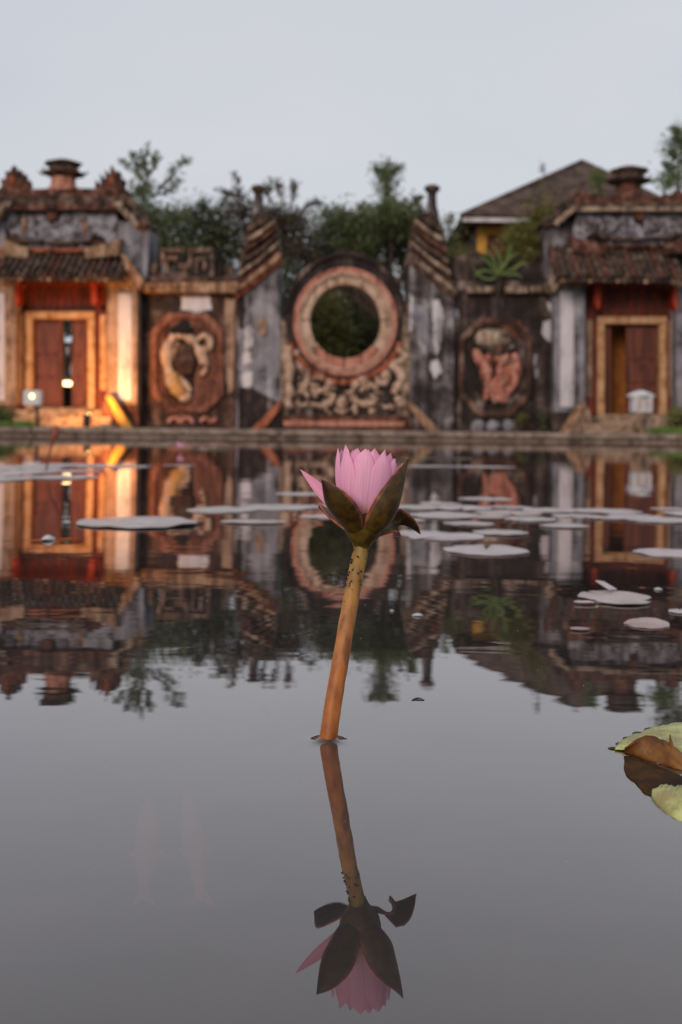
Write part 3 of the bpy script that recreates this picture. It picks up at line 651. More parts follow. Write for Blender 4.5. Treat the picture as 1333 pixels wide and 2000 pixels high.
# white lantern on a stone post by the right steps
c = at(1252, 832, 16.4); k = 16.4 / FPX
t = thing('stone_lantern', Vector((c.x, c.y, GZ - .012)), 'unlit white box lantern with hipped cap on a tan stone post', 'lantern')
zb = at(1252, 806, 16.4).z
obj('post', wbox((c.x, c.y, GZ - .012), (34 * k, .22, zb - GZ + .012)), M['step'], t, bevel=.02)
bd = obj('lantern_box', wbox((c.x, c.y, zb), (37 * k, .26, 31 * k)), M['lampwhite'], t, bevel=.015)
for x in (-1, 1): obj('glass_pane', wbox((c.x + x * 8 * k, c.y - .12, zb + 6 * k), (11 * k, .03, 19 * k)), simple('frosted_lantern_glass', (.42, .42, .42), (.5, .5, .5), rough=.2), bd)
obj('cap', lathe((c.x, c.y, zb + 31 * k), [(28 * k, 0), (28 * k, .02), (17 * k, .07), (5 * k, .105)], 4), M['lampwhite'], t)
t.children[-1].data.transform(Matrix.Rotation(R(45), 4, 'Z') @ Matrix.Translation((0, 0, 0)))

# ---------------------------------------------------------------- house behind
Yh = 36.0
def ha(px, py, dy=0): return at(px, py, Yh + dy)
e0, e1 = ha(902, 421), ha(1372, 421); ap = ha(1140, 316, 4.2); w_ = (e1.x - e0.x) / 2; cxh = (e0.x + e1.x) / 2
t = thing('house', Vector((cxh, Yh + 4, GZ - .012)), 'house with hipped brown tile roof and yellow walls behind the gate', 'house')
za, zr = e0.z, ap.z
dp = 9.0
apx = ap.x
V = [(e0.x, Yh, za), (e1.x, Yh, za), (e1.x, Yh + dp, za), (e0.x, Yh + dp, za), (apx - .05, Yh + 4.2, zr), (apx + .05, Yh + 4.8, zr)]
mid = [(e0.x * .42 + apx * .58, Yh + 2.3, za + (zr - za) * .52), ]
rf = obj('roof', join((V, [(0, 1, 4), (1, 2, 5, 4), (2, 3, 5), (3, 0, 4, 5), (3, 2, 1, 0)])), M['far_roof'], t)
for a, b in ((0, 4), (1, 4), (2, 5), (3, 5)):
    obj('hip_ridge', tube([V[a], V[b]], .10, 8), M['far_roof'], rf, smooth=True)
for i in range(1, 13):                                   # barrel rows running down the front slope
    pass
n = 54
for i in range(n):
    x = e0.x + (e1.x - e0.x) * (i + .5) / n
    u = (x - e0.x) / (apx - e0.x) if x < apx else (e1.x - x) / (e1.x - apx)
    obj('tile_row', tube([(x, Yh - .02, za + .03), (x, Yh + 4.2 * u, za + .03 + (zr - za) * u)], .03, 6), M['far_roof'], rf, smooth=True)
obj('eave_board', wbox((cxh, Yh + .1, za - .20), (w_ * 2 - .1, .12, .14)), M['white'], t)
obj('soffit', wbox((cxh, Yh + 1.0, za - .12), (w_ * 2 - .2, 1.9, .08)), M['char_warm'], t)
wx0, wx1 = ha(930, 500, 1.2).x, ha(1360, 500, 1.2).x
obj('wall', wbox(((wx0 + wx1) / 2, Yh + 4.5, GZ - .012), (wx1 - wx0, 6.6, za - .12 - GZ)), M['char_warm'], t)
for (a, b_, y0, y1) in ((932, 1075, 443, 458), (932, 952, 458, 505), (1056, 1075, 458, 505)):
    p0, p1 = ha(a, y1, 1.1), ha(b_, y0, 1.1)
    obj('yellow_trim', wbox(((p0.x + p1.x) / 2, Yh + 1.17, p0.z), (p1.x - p0.x, .2, p1.z - p0.z)), M['yellow'], t, bevel=.02)
p0, p1 = ha(955, 505, 1.2), ha(1054, 460, 1.2)
obj('shutter', wbox(((p0.x + p1.x) / 2, Yh + 1.19, p0.z), (p1.x - p0.x, .1, p1.z - p0.z)), M['maroon'], t, bevel=.02)

# ---------------------------------------------------------------- trees and shrubs
def leaves(centres, size, rnd, asp=.55):
    """centres: points; one small folded leaf at each"""
    V, F = [], []
    for p in centres:
        d = Vector((rnd.gauss(0, 1), rnd.gauss(0, 1), rnd.gauss(0, .8) - .15)).normalized()
        s = d.cross(Vector((rnd.gauss(0, 1), rnd.gauss(0, 1), rnd.gauss(0, 1)))).normalized()
        L = size * rnd.uniform(.6, 1.35); w2 = L * asp * .5; nrm = d.cross(s)
        b = len(V)
        V += [p - d * L * .5, p + s * w2 + nrm * w2 * .25, p + d * L * .5, p - s * w2 + nrm * w2 * .25]
        F += [(b, b + 1, b + 2), (b, b + 2, b + 3)]
    return V, F
def raw(name, vf, mat, parent, base):
    me = bpy.data.meshes.new(name); me.from_pydata([tuple(Vector(v) - base) for v in vf[0]], [], vf[1]); me.materials.append(mat)
    o = bpy.data.objects.new(name, me); COL.objects.link(o)
    if parent: o.parent = parent
    else: o.location = base
    return o
def tree(label, name, Y, trunk_px, lobes, sprigs, mat, n, size, seed, group=None, cat='tree'):
    rnd = random.Random(seed); b = at(trunk_px, 838, Y); base = Vector((b.x, Y, GZ - .012))
    t = thing(name, base, label, cat, group)
    k = Y / FPX; V, F = [], []; pts = []
    cs = []
    for (x, y, rx, ry) in lobes: cs.append((at(x, y, Y), rx * k, ry * k))
    top = sum((c[0] for c in cs), Vector()) / len(cs)
    fork = base.lerp(top, .55)
    parts = [tube(catmull([base - Vector((0, 0, .05)), base.lerp(fork, .5) + Vector((.08, 0, 0)), fork], 5), lambda s: .16 - .06 * s, 8)]
    area = [c[1] * c[2] for c in cs]; tot = sum(area)
    for (c, rx, ry), a in zip(cs, area):
        parts.append(tube(catmull([fork - Vector((0, 0, .1)), fork.lerp(c, .6) + Vector((rnd.uniform(-.1, .1), rnd.uniform(-.2, .2), .05)), c], 4), lambda s: .07 * (1.1 - s) + .012, 6))
        m = int(n * a / tot); ncl = max(8, m // 26)
        for q in range(ncl):
            # clumps near the lobe's skin, uneven
            u = Vector((rnd.gauss(0, 1), rnd.gauss(0, 1), rnd.gauss(0, 1))).normalized() * (rnd.random() ** .38) * rnd.uniform(.8, 1.15)
            cc = c + Vector((u.x * rx, u.y * rx * .8, u.z * ry))
            r = size * rnd.uniform(1.1, 2.4)
            for _ in range(m // ncl): pts.append(cc + Vector((rnd.gauss(0, r), rnd.gauss(0, r), rnd.gauss(0, r * .75))))
            if q % 3 == 0: parts.append(tube([c.lerp(cc, .2), cc], .012, 4, cap=False))
    for P_ in sprigs:                                   # bare-looking shoots with tufts of leaves along them
        Q = catmull([at(x, y, Y + rnd.uniform(-.3, .3)) for x, y in P_], 6)
        parts.append(tube(Q, lambda s: .03 * (1.15 - s), 5))
        for i, q in enumerate(Q):
            if i < 3: continue
            for _ in range(3):
                o2 = Vector((rnd.gauss(0, 1), rnd.gauss(0, 1), rnd.gauss(0, .7))).normalized() * rnd.uniform(.05, .17)
                for _ in range(5): pts.append(q + o2 + Vector((rnd.gauss(0, .035), rnd.gauss(0, .035), rnd.gauss(0, .03))))
    raw('trunk', join(*parts), M['bark'], t, base)
    raw('crown', leaves(pts, size, rnd), mat, t, base)
    return t
G = 'trees behind the gate'
tree('green tree with feathery upright shoots behind the lit pavilion', 'tree', 28.5, 290, [(275, 410, 36, 34), (325, 440, 50, 36), (275, 470, 46, 46), (278, 372, 18, 24), (340, 490, 60, 40)],
     [[(290, 380), (288, 340), (280, 312), (289, 284)], [(300, 385), (330, 350), (345, 325), (370, 312)], [(285, 360), (262, 330), (238, 314)], [(310, 380), (335, 370), (352, 348)], [(280, 350), (268, 318), (262, 300)], [(295, 340), (304, 316), (300, 298)]], M['leaf'], 7000, .10, 1, G)
tree('dark low tree filling the space behind the fretwork crest', 'tree', 30.5, 400, [(395, 430, 55, 42), (440, 470, 60, 50), (370, 500, 60, 40), (430, 530, 60, 30)],
     [[(395, 410), (400, 390)], [(420, 420), (440, 396), (446, 372)]], M['leaf_dark'], 9500, .11, 2, G)
tree('brownish twiggy tree rising behind the grey wall pier', 'tree', 29.5, 512, [(468, 412, 30, 26), (560, 425, 42, 28), (585, 470, 42, 46), (540, 490, 50, 40), (520, 440, 34, 36)],
     [[(470, 400), (468, 370), (455, 342)], [(555, 400), (545, 370), (535, 352)], [(570, 400), (575, 375), (572, 355)], [(590, 410), (612, 395), (622, 398)], [(500, 400), (470, 385), (432, 374)], [(530, 395), (520, 376), (524, 362)]], M['leaf_brown'], 8500, .10, 3, G)
tree('broad green tree spreading above the moon gate', 'tree', 31.0, 835, [(650, 440, 46, 32), (700, 432, 60, 30), (760, 428, 58, 36), (640, 490, 46, 36), (812, 430, 34, 30), (600, 520, 34, 36), (690, 480, 60, 34)],
     [[(640, 425), (632, 408)], [(700, 410), (712, 398)], [(800, 410), (812, 392), (822, 386)], [(780, 405), (790, 392)]], M['leaf'], 13500, .105, 4, G)
tree('dense dark evergreen crown right behind the moon gate', 'tree', 32.5, 845, [(770, 470, 60, 48), (720, 480, 40, 34), (800, 450, 46, 40), (770, 420, 34, 26), (835, 500, 30, 30)], [], M['leaf_dark'], 9500, .11, 5, G)
tree('thin columnar tree with a tufted top above the moon gate', 'tree', 33.5, 757, [(757, 392, 13, 16), (756, 366, 11, 16), (757, 345, 14, 12), (757, 332, 19, 8)],
     [[(757, 345), (742, 332), (728, 326)], [(758, 345), (772, 334), (788, 322)], [(757, 340), (757, 316)]], M['leaf'], 1500, .10, 6, G)
tree('small green tree peeping out between the dark pier and the house', 'tree', 33.0, 875, [(878, 440, 12, 20), (868, 480, 24, 30), (885, 510, 30, 30)], [[(876, 440), (880, 422)]], M['leaf'], 1500, .10, 7, G)
tree('tall loose tree rising behind the mossy pavilion ridge', 'tree', 38.0, 1345, [(1330, 300, 26, 40), (1352, 270, 40, 40), (1320, 345, 26, 24)], [[(1325, 330), (1308, 325), (1298, 316)], [(1328, 290), (1318, 262), (1322, 250)], [(1322, 310), (1312, 296)]], M['leaf'], 2500, .13, 8, G)
# garden seen through the moon gate
def shrub(label, Y, x, y, rx, ry, mat, n, size, seed, name='shrub', group=None):
    return tree(label, name, Y, x, [(x, y, rx, ry), (x - rx * .4, y + ry * .5, rx * .7, ry * .6), (x + rx * .45, y + ry * .4, rx * .7, ry * .6)], [], mat, n, size, seed, group, 'shrub')
shrub('big dark shrub seen through the left of the moon gate', 36, 620, 640, 60, 110, M['leaf_olive'], 7000, .15, 21)
shrub('big dark shrub seen through the right of the moon gate', 37, 735, 640, 64, 115, M['leaf_dark'], 6000, .14, 22)
shrub('tall dark bush closing the view through the moon gate', 40, 676, 600, 110, 130, M['leaf_brown'], 16000, .21, 23)
shrub('low green bush at the foot of the moon gate view', 31, 705, 735, 28, 30, M['leaf'], 1300, .08, 24)
shrub('yellowing little bush at the foot of the moon gate view', 30.5, 648, 745, 15, 26, M['leaf_olive'], 600, .07, 25)
shrub('dark shrub half hiding the pale garden wall behind the lit doors', 30, 130, 615, 34, 40, M['leaf_dark'], 1800, .1, 28)
shrub('dark hedge bush behind the brown medallion wall', 33, 360, 640, 120, 150, M['leaf_dark'], 7000, .15, 26)
shrub('dark hedge bush between the house and the moon gate', 38, 850, 600, 80, 130, M['leaf_dark'], 5000, .15, 27)
shrub('narrow dark shrub between the grey pier and the moon gate', 27, 556, 560, 22, 60, M['leaf_dark'], 1800, .09, 29)
# growth on the right wall and roof
def wallshrub(label, x, y, lobes, sprigs, mat, n, size, seed, off=-.2, cat='plant', name='wall_plant'):
    rnd = random.Random(seed); base = fa(x, y, off); t = thing(name, base, label, cat, 'plants rooted on the gate'); pts = []; parts = []
    Y = base.y; k = Y / FPX
    for (lx, ly, rx, ry) in lobes:
        c = at(lx, ly, Y); parts.append(tube([base, base.lerp(c, .5) + Vector((.03, 0, .05)), c], .014, 5))
        m = int(n / len(lobes))
        for _ in range(m // 12):
            u = Vector((rnd.gauss(0, .5), rnd.gauss(0, .4), rnd.gauss(0, .5))); cc = c + Vector((u.x * rx * k, u.y * .25, u.z * ry * k))
            for _ in range(12): pts.append(cc + Vector((rnd.gauss(0, .06), rnd.gauss(0, .06), rnd.gauss(0, .05))))
    for P_ in sprigs:
        Q = catmull([at(a, b, Y) for a, b in P_], 6); parts.append(tube(Q, .008, 4))
        for q in Q[3:]:
            for _ in range(4): pts.append(q + Vector((rnd.gauss(0, .05), rnd.gauss(0, .05), rnd.gauss(0, .04))))
    raw('stem', join(*parts), M['bark'], t, base); raw('leaves', leaves(pts, size, rnd), mat, t, base); return t
wallshrub('olive green bushy weed growing on the blackened wall top', 1050, 520, [(1030, 450, 34, 28), (1050, 480, 40, 30), (1010, 475, 26, 24), (1065, 430, 24, 24), (1020, 500, 30, 18)],
          [[(1040, 450), (1050, 400), (1062, 345), (1060, 318)], [(1050, 450), (1075, 400), (1090, 370)], [(1030, 450), (1030, 410), (1040, 385)], [(1060, 450), (1064, 400), (1072, 380)]], M['leaf_olive'], 8000, .08, 31)
wallshrub('mossy weed trailing over the dark pier cap', 900, 530, [(905, 480, 22, 34), (915, 510, 26, 20), (890, 500, 14, 20)], [[(905, 470), (912, 440)]], M['leaf_olive'], 600, .06, 32)
wallshrub('bright green weed tuft on the mossy pavilion ridge', 1172, 385, [(1170, 362, 14, 22), (1166, 345, 8, 10)], [[(1170, 370), (1172, 330)]], M['leaf_bright'], 420, .06, 33, .3)
wallshrub('bright green weed tuft beside the red ridge crest', 1295, 385, [(1295, 362, 18, 12), (1310, 350, 14, 12)], [], M['leaf_bright'], 420, .06, 34, .3)
for i, (x, lab) in enumerate([(1018, 'tiny weed at the foot of the blackened wall'), (1062, 'broad leafed weed at the foot of the blackened wall by the pier')]):
    wallshrub(lab, x, 845, [(x, 828, 12, 12), (x + 3, 815, 6, 8)], [[(x, 840), (x - 4, 818), (x - 8, 806)]], M['leaf_olive' if i == 0 else 'leaf'], 160, .05, 36 + i, .3)
# palm-like seedling with long leaves
sb = fa(975, 556, .15)
t = thing('young_fern', sb, 'bright green young plant with long arching leaves sprouting from the blackened wall cornice', 'plant')
raw('stem', tube(catmull([sb - Vector((0, 0, .25)), sb + Vector((.02, -.03, .12)), fa(975, 535, .25)], 5), .03, 6), M['bark'], t, sb)
def blade(P_, w0, mat, parent, base, name='leaf', fold=.25):
    Q = catmull(P_, 5); V, F = [], []; n = len(Q)
    for i, q in enumerate(Q):
        s = i / (n - 1); d = (Q[min(i + 1, n - 1)] - Q[max(i - 1, 0)]).normalized(); sd_ = d.cross(Vector((0, -1, .35))).normalized(); nn = d.cross(sd_)
        wv = w0 * (math.sin(math.pi * min(1, s * .93 + .05)) ** .8)
        V += [q - sd_ * wv + nn * wv * fold, q, q + sd_ * wv + nn * wv * fold]
    for i in range(n - 1):
        a = 3 * i; F += [(a, a + 1, a + 4, a + 3), (a + 1, a + 2, a + 5, a + 4)]
    return raw(name, (V, F), mat, parent, base)
for P_ in ([(975, 536), (962, 520), (948, 506), (936, 500)], [(975, 536), (985, 515), (1000, 500), (1012, 494)], [(975, 536), (960, 545), (940, 540), (922, 520)], [(975, 536), (978, 510), (970, 488), (960, 474)], [(975, 536), (1000, 526), (1020, 514), (1030, 518)], [(975, 536), (992, 508), (996, 486), (1004, 470)], [(975, 536), (950, 528), (934, 532), (926, 542)], [(975, 536), (996, 536), (1012, 536), (1022, 546)], [(975, 538), (966, 510), (952, 490), (944, 488)]):
    q = [fa(x, y, .25 + .02 * j) for j, (x, y) in enumerate(P_)]
    blade(q, .034, M['leaf_bright'], t, sb)

# grass and low bushes at both ends of the kerb
def grass(label, x0, x1, Y0_, Y1_, h, n, seed):
    rnd = random.Random(seed); V, F = [], []
    for _ in range(n):
        Y = rnd.uniform(Y0_, Y1_); x = at(rnd.uniform(x0, x1), 838, Y).x; p = Vector((x, Y, GZ - .015)); hh = h * rnd.uniform(.4, 1.1); a = rnd.uniform(0, 6.28); w2 = .012
        d = Vector((math.cos(a), math.sin(a), 0)); b = len(V); tip = p + Vector((rnd.gauss(0, .05), rnd.gauss(0, .05), hh))
        V += [p - d * w2, p + d * w2, p.lerp(tip, .6) + d * w2 * .7, tip]; F += [(b, b + 1, b + 2), (b, b + 2, b + 3)]
    base = Vector((at((x0 + x1) / 2, 838, Y0_).x, Y0_, GZ - .012))
    o = raw('grass', (V, F), M['grass'], None, base); tag(o, label, 'grass', kind='stuff')
grass('strip of grass before the lit pavilion', -60, 66, 16.2, 20, .13, 1500, 51)
grass('strip of grass before the mossy pavilion', 1262, 1390, 16.0, 20, .15, 1500, 52)
for (x, y, rx, ry, Y, m, lab, sd_) in [(2, 806, 22, 24, 19.5, 'leaf_bright', 'low green bush at the lit pavilion steps', 61), (1328, 815, 32, 24, 18, 'leaf_olive', 'low yellow green bush beside the stone lantern', 62)]:
    shrub(lab, Y, x, y, rx, ry, M[m], 900, .05, sd_, 'low_bush')

# ---------------------------------------------------------------- lily pads
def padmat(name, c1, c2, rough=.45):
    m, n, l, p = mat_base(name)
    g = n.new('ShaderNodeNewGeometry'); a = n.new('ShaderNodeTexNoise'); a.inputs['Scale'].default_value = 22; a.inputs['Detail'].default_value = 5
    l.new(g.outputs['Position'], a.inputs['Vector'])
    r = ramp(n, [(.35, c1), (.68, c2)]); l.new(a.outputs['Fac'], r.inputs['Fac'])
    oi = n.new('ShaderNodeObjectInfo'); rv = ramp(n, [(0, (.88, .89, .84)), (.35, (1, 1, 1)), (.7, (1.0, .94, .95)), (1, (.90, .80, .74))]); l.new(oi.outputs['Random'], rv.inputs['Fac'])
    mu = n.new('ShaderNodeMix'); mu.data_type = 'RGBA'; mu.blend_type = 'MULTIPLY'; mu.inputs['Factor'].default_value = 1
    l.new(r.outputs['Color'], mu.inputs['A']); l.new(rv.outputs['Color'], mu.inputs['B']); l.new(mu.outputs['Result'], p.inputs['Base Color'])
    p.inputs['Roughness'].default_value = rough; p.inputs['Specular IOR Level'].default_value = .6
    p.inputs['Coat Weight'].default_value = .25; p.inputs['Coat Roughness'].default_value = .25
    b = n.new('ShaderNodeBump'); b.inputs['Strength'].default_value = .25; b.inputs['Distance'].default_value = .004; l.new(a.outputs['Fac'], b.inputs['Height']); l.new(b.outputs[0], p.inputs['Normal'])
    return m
M['pad'] = padmat('lily_pad', (.41, .37, .375), (.54, .485, .495)); M['pad_g'] = padmat('green_lily_pad', (.11, .15, .06), (.24, .26, .15)); M['pad_p'] = padmat('pinkish_lily_pad', (.30, .20, .19), (.42, .32, .31))  # grey-lilac of the pale pads is sky sheen put into base colour
LP = [0]
def pad(x0, x1, y, asp=1.0, mat='pad', label=None, curl=.0, notch=None, group='lily pads on the pond'):
    c = wat((x0 + x1) / 2, y); r = (x1 - x0) / 2 * c.y / FPX; seed = LP[0]; LP[0] += 1; rnd = random.Random(seed)
    a0 = notch if notch is not None else rnd.uniform(0, 6.28); N = 44; rings = [.0, .35, .65, .85, .95, 1.0]; V, F = [], []
    z0 = .0012 + .0005 * (seed % 5)
    for q in rings:
        for i in range(N):
            tt = a0 + .10 + (2 * math.pi - .20) * i / (N - 1)
            w_ = 1 + .075 * mnoise.noise(Vector((math.cos(tt) * 2, math.sin(tt) * 2, seed))) * 2 - .22 * max(0, mnoise.noise(Vector((math.cos(tt) * 5, math.sin(tt) * 5, seed * 2.3))) - .30) + .012 * math.sin(tt * 17)
            rr_ = r * q * w_
            z = z0 + r * (.030 * max(0, mnoise.noise(Vector((math.cos(tt) * 1.3, math.sin(tt) * 1.3, seed * 1.7)))) + curl * max(0, math.cos(tt - 1.2))) * max(0, q - .6) / .4 + .004 * r * math.sin(tt * 9) * q
            V.append((c.x + rr_ * math.cos(tt), c.y + rr_ * math.sin(tt) * asp, z))
    for j in range(len(rings) - 1):
        for i in range(N - 1): F.append((j * N + i, j * N + i + 1, (j + 1) * N + i + 1, (j + 1) * N + i))
    o = obj('lily_pad', (V, F), M[mat], smooth=True, loc=(c.x, c.y, 0))
    s_ = o.modifiers.new('solid', 'SOLIDIFY'); s_.thickness = .0009; s_.offset = -1
    tag(o, label or 'flat round lily pad with painted pale grey sheen floating on the pond', 'lily pad', group); return o
CL = {
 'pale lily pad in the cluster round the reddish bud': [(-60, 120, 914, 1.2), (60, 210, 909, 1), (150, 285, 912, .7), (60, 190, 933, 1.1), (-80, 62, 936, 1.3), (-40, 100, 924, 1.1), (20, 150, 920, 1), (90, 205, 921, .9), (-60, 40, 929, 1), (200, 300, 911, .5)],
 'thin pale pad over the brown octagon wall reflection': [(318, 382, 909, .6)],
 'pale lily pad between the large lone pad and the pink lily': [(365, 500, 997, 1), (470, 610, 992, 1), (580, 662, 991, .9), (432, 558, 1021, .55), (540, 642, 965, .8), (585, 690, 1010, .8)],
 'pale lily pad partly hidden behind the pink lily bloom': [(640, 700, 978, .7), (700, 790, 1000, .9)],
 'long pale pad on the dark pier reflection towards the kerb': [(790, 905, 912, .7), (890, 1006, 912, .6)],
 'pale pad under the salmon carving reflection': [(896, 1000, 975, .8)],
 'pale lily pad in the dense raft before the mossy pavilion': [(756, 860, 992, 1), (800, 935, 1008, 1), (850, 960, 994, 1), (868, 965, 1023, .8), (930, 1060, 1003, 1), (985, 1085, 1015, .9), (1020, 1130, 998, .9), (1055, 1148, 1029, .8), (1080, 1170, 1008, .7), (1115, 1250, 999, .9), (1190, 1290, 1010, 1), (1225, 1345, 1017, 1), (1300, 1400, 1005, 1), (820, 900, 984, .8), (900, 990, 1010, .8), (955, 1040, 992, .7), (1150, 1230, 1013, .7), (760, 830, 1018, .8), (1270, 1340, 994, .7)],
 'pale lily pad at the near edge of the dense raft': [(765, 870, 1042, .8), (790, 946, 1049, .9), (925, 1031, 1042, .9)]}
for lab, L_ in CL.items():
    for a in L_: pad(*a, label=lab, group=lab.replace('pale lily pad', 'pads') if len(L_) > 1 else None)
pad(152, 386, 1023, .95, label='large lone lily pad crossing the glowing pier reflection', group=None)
pad(868, 1031, 1076, 1.0, label='round lily pad with a clear notch on its far side', notch=R(80), group=None)
pad(1240, 1372, 1081, 1.0, label='lily pad mirrored below the mossy pavilion doorway', group=None)
pad(1128, 1268, 1167, .9, label='ragged lily pad with a folded pale leaf standing on it', group=None)
pad(1166, 1270, 1179, .5, label='narrow lily pad tucked against the ragged pad', group=None)
pad(1122, 1162, 1180, .5, label='tiny leaf scrap beside the ragged lily pad', group=None)
pad(1222, 1308, 1221, .9, 'pad_p', 'curled pinkish lily pad drying on the water', .13, group=None)
pad(1306, 1360, 1196, .8, label='pale lily pad fragment near the pinkish pad', group=None)
pad(1114, 1152, 1231, .6, 'pad_p', 'small brownish leaf scrap near the pinkish pad', group=None)
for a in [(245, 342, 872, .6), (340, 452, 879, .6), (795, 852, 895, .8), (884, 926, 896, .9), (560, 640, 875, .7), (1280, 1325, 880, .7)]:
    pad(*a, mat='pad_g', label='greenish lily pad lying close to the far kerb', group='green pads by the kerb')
# folded leaf standing on the ragged pad
p0, p1 = wat(1205, 1158), wat(1165, 1160); tip = at(1164, 1134, p1.y)
o = obj('folded_leaf', ([p0 + Vector((0, 0, .004)), p1.lerp(p0, .55) + Vector((0, -.01, .006)), tip, tip.lerp(p0, .5) + Vector((0, .012, .004))], [(0, 1, 2), (0, 2, 3)]), M['pad'], solid=.0015)
tag(o, 'pale folded leaf sticking up from the ragged lily pad', 'leaf')
# floating scraps
def scrap(label, x, y, L, wd, z, mat, name='floating_leaf', rot=0):
    c = wat(x, y); k = c.y / FPX; V, F = [], []; n = 9
    for i in range(n):
        s = i / (n - 1) * 2 - 1; w_ = wd * k * (1 - s * s) ** .6 + .0003
        V += [(c.x + s * L * k * math.cos(rot), c.y - w_ + s * L * k * math.sin(rot), .0004 + z * (1 - s * s) * .4), (c.x + s * L * k * math.cos(rot), c.y + s * L * k * math.sin(rot), .0004 + z * (1 - s * s)), (c.x + s * L * k * math.cos(rot), c.y + w_ + s * L * k * math.sin(rot), .0004 + z * (1 - s * s) * .3)]
    for i in range(n - 1):
        a = 3 * i; F += [(a, a + 1, a + 4, a + 3), (a + 1, a + 2, a + 5, a + 4)]
    o = obj(name, (V, F), mat, smooth=True, solid=.0008); tag(o, label, 'leaf'); return o
scrap('small white petal scrap floating over the maroon door reflection', 95, 1055, 14, 20, .008, M['lampwhite'])
scrap('white leaf fleck floating near the stem', 816, 1203, 11, 8, .002, M['lampwhite'])
scrap('tiny white fleck over the dark pier reflection', 766, 1194, 4, 5, .001, M['lampwhite'])
scrap('white fleck beyond the ragged lily pad', 1286, 1152, 8, 9, .002, M['lampwhite'])
q = [wat(x, y) + Vector((0, 0, z)) for x, y, z in ((805, 1368, .0002), (812, 1366, .0006), (820, 1366, .0007), (829, 1368, .0002))]
tag(obj('floating_twig', tube(catmull(q, 4), lambda s: .0006 * (1.1 - abs(s - .5)), 6), M['bark'], smooth=True), 'little dark curled twig floating on the sky reflection', 'twig')

rd = random.Random(77); dv = []
for i in range(40):
    c = wat(rd.uniform(20, 1310), rd.uniform(1120, 1700)); z = rd.uniform(.00012, .0003) * c.y / .6
    dv.append(lathe((c.x, c.y, .0001), [(z * .4, -.0002), (z, .0001), (z * .5, .0003)], 7, rd.uniform(.7, 1.6), 1))
tag(obj('floating_dust', join(*dv), M['pad'], loc=(0, .6, 0)), 'fine pale dust specks scattered on the near water', 'dust', kind='stuff')
# ---------------------------------------------------------------- flower materials
def petal_mat(name, base_c, mid_c, tip_c, trans=.35, rough=.5, vein=.12):
    """colour runs along the petal (UV v), fine lengthwise veins (UV u)"""
    m, n, l, p = mat_base(name)
    uv = n.new('ShaderNodeUVMap'); sx = n.new('ShaderNodeSeparateXYZ'); l.new(uv.outputs[0], sx.inputs[0])
    r = ramp(n, [(.06, base_c), (.36, mid_c), (1.0, tip_c)]); l.new(sx.outputs['Y'], r.inputs['Fac'])
    mp = n.new('ShaderNodeMapping'); mp.inputs['Scale'].default_value = (16, 1.1, 1); l.new(uv.outputs[0], mp.inputs['Vector'])
    nz = n.new('ShaderNodeTexNoise'); nz.inputs['Scale'].default_value = 1; nz.inputs['Detail'].default_value = 3; l.new(mp.outputs[0], nz.inputs['Vector'])
    rv = ramp(n, [(.35, (1 - vein * 2,) * 3), (.65, (1 + vein * .3,) * 3)]); l.new(nz.outputs['Fac'], rv.inputs['Fac'])
    mu = n.new('ShaderNodeMix'); mu.data_type = 'RGBA'; mu.blend_type = 'MULTIPLY'; mu.inputs['Factor'].default_value = 1
    oi = n.new('ShaderNodeObjectInfo'); ro_ = ramp(n, [(0, (.86, .80, .86)), (.5, (.97, .95, .97)), (1, (1.02, 1.06, 1.03))]); l.new(oi.outputs['Random'], ro_.inputs['Fac'])
    m0 = n.new('ShaderNodeMix'); m0.data_type = 'RGBA'; m0.blend_type = 'MULTIPLY'; m0.inputs['Factor'].default_value = 1; l.new(r.outputs['Color'], m0.inputs['A']); l.new(ro_.outputs['Color'], m0.inputs['B'])
    l.new(m0.outputs['Result'], mu.inputs['A']); l.new(rv.outputs['Color'], mu.inputs['B'])
    l.new(mu.outputs['Result'], p.inputs['Base Color']); p.inputs['Roughness'].default_value = rough; p.inputs['Specular IOR Level'].default_value = .3
    b = n.new('ShaderNodeBump'); b.inputs['Strength'].default_value = .3; b.inputs['Distance'].default_value = .0006; l.new(nz.outputs['Fac'], b.inputs['Height']); l.new(b.outputs[0], p.inputs['Normal'])
    tr_ = n.new('ShaderNodeBsdfTranslucent'); l.new(mu.outputs['Result'], tr_.inputs['Color'])
    mi = n.new('ShaderNodeMixShader'); mi.inputs[0].default_value = trans
    l.new(p.outputs[0], mi.inputs[1]); l.new(tr_.outputs[0], mi.inputs[2]); l.new(mi.outputs[0], n['Material Output'].inputs['Surface'])
    return m
M['petal'] = petal_mat('pink_petal', (.86, .46, .28), (.99, .56, .79), (.99, .53, .72), .36, .5, .08)
M['petal_out'] = petal_mat('deep_pink_petal', (.90, .40, .50), (.97, .46, .64), (.97, .40, .54), .3)
M['sepal_in'] = petal_mat('pink_sepal_lining', (.55, .26, .18), (.66, .26, .30), (.66, .24, .28), .15)
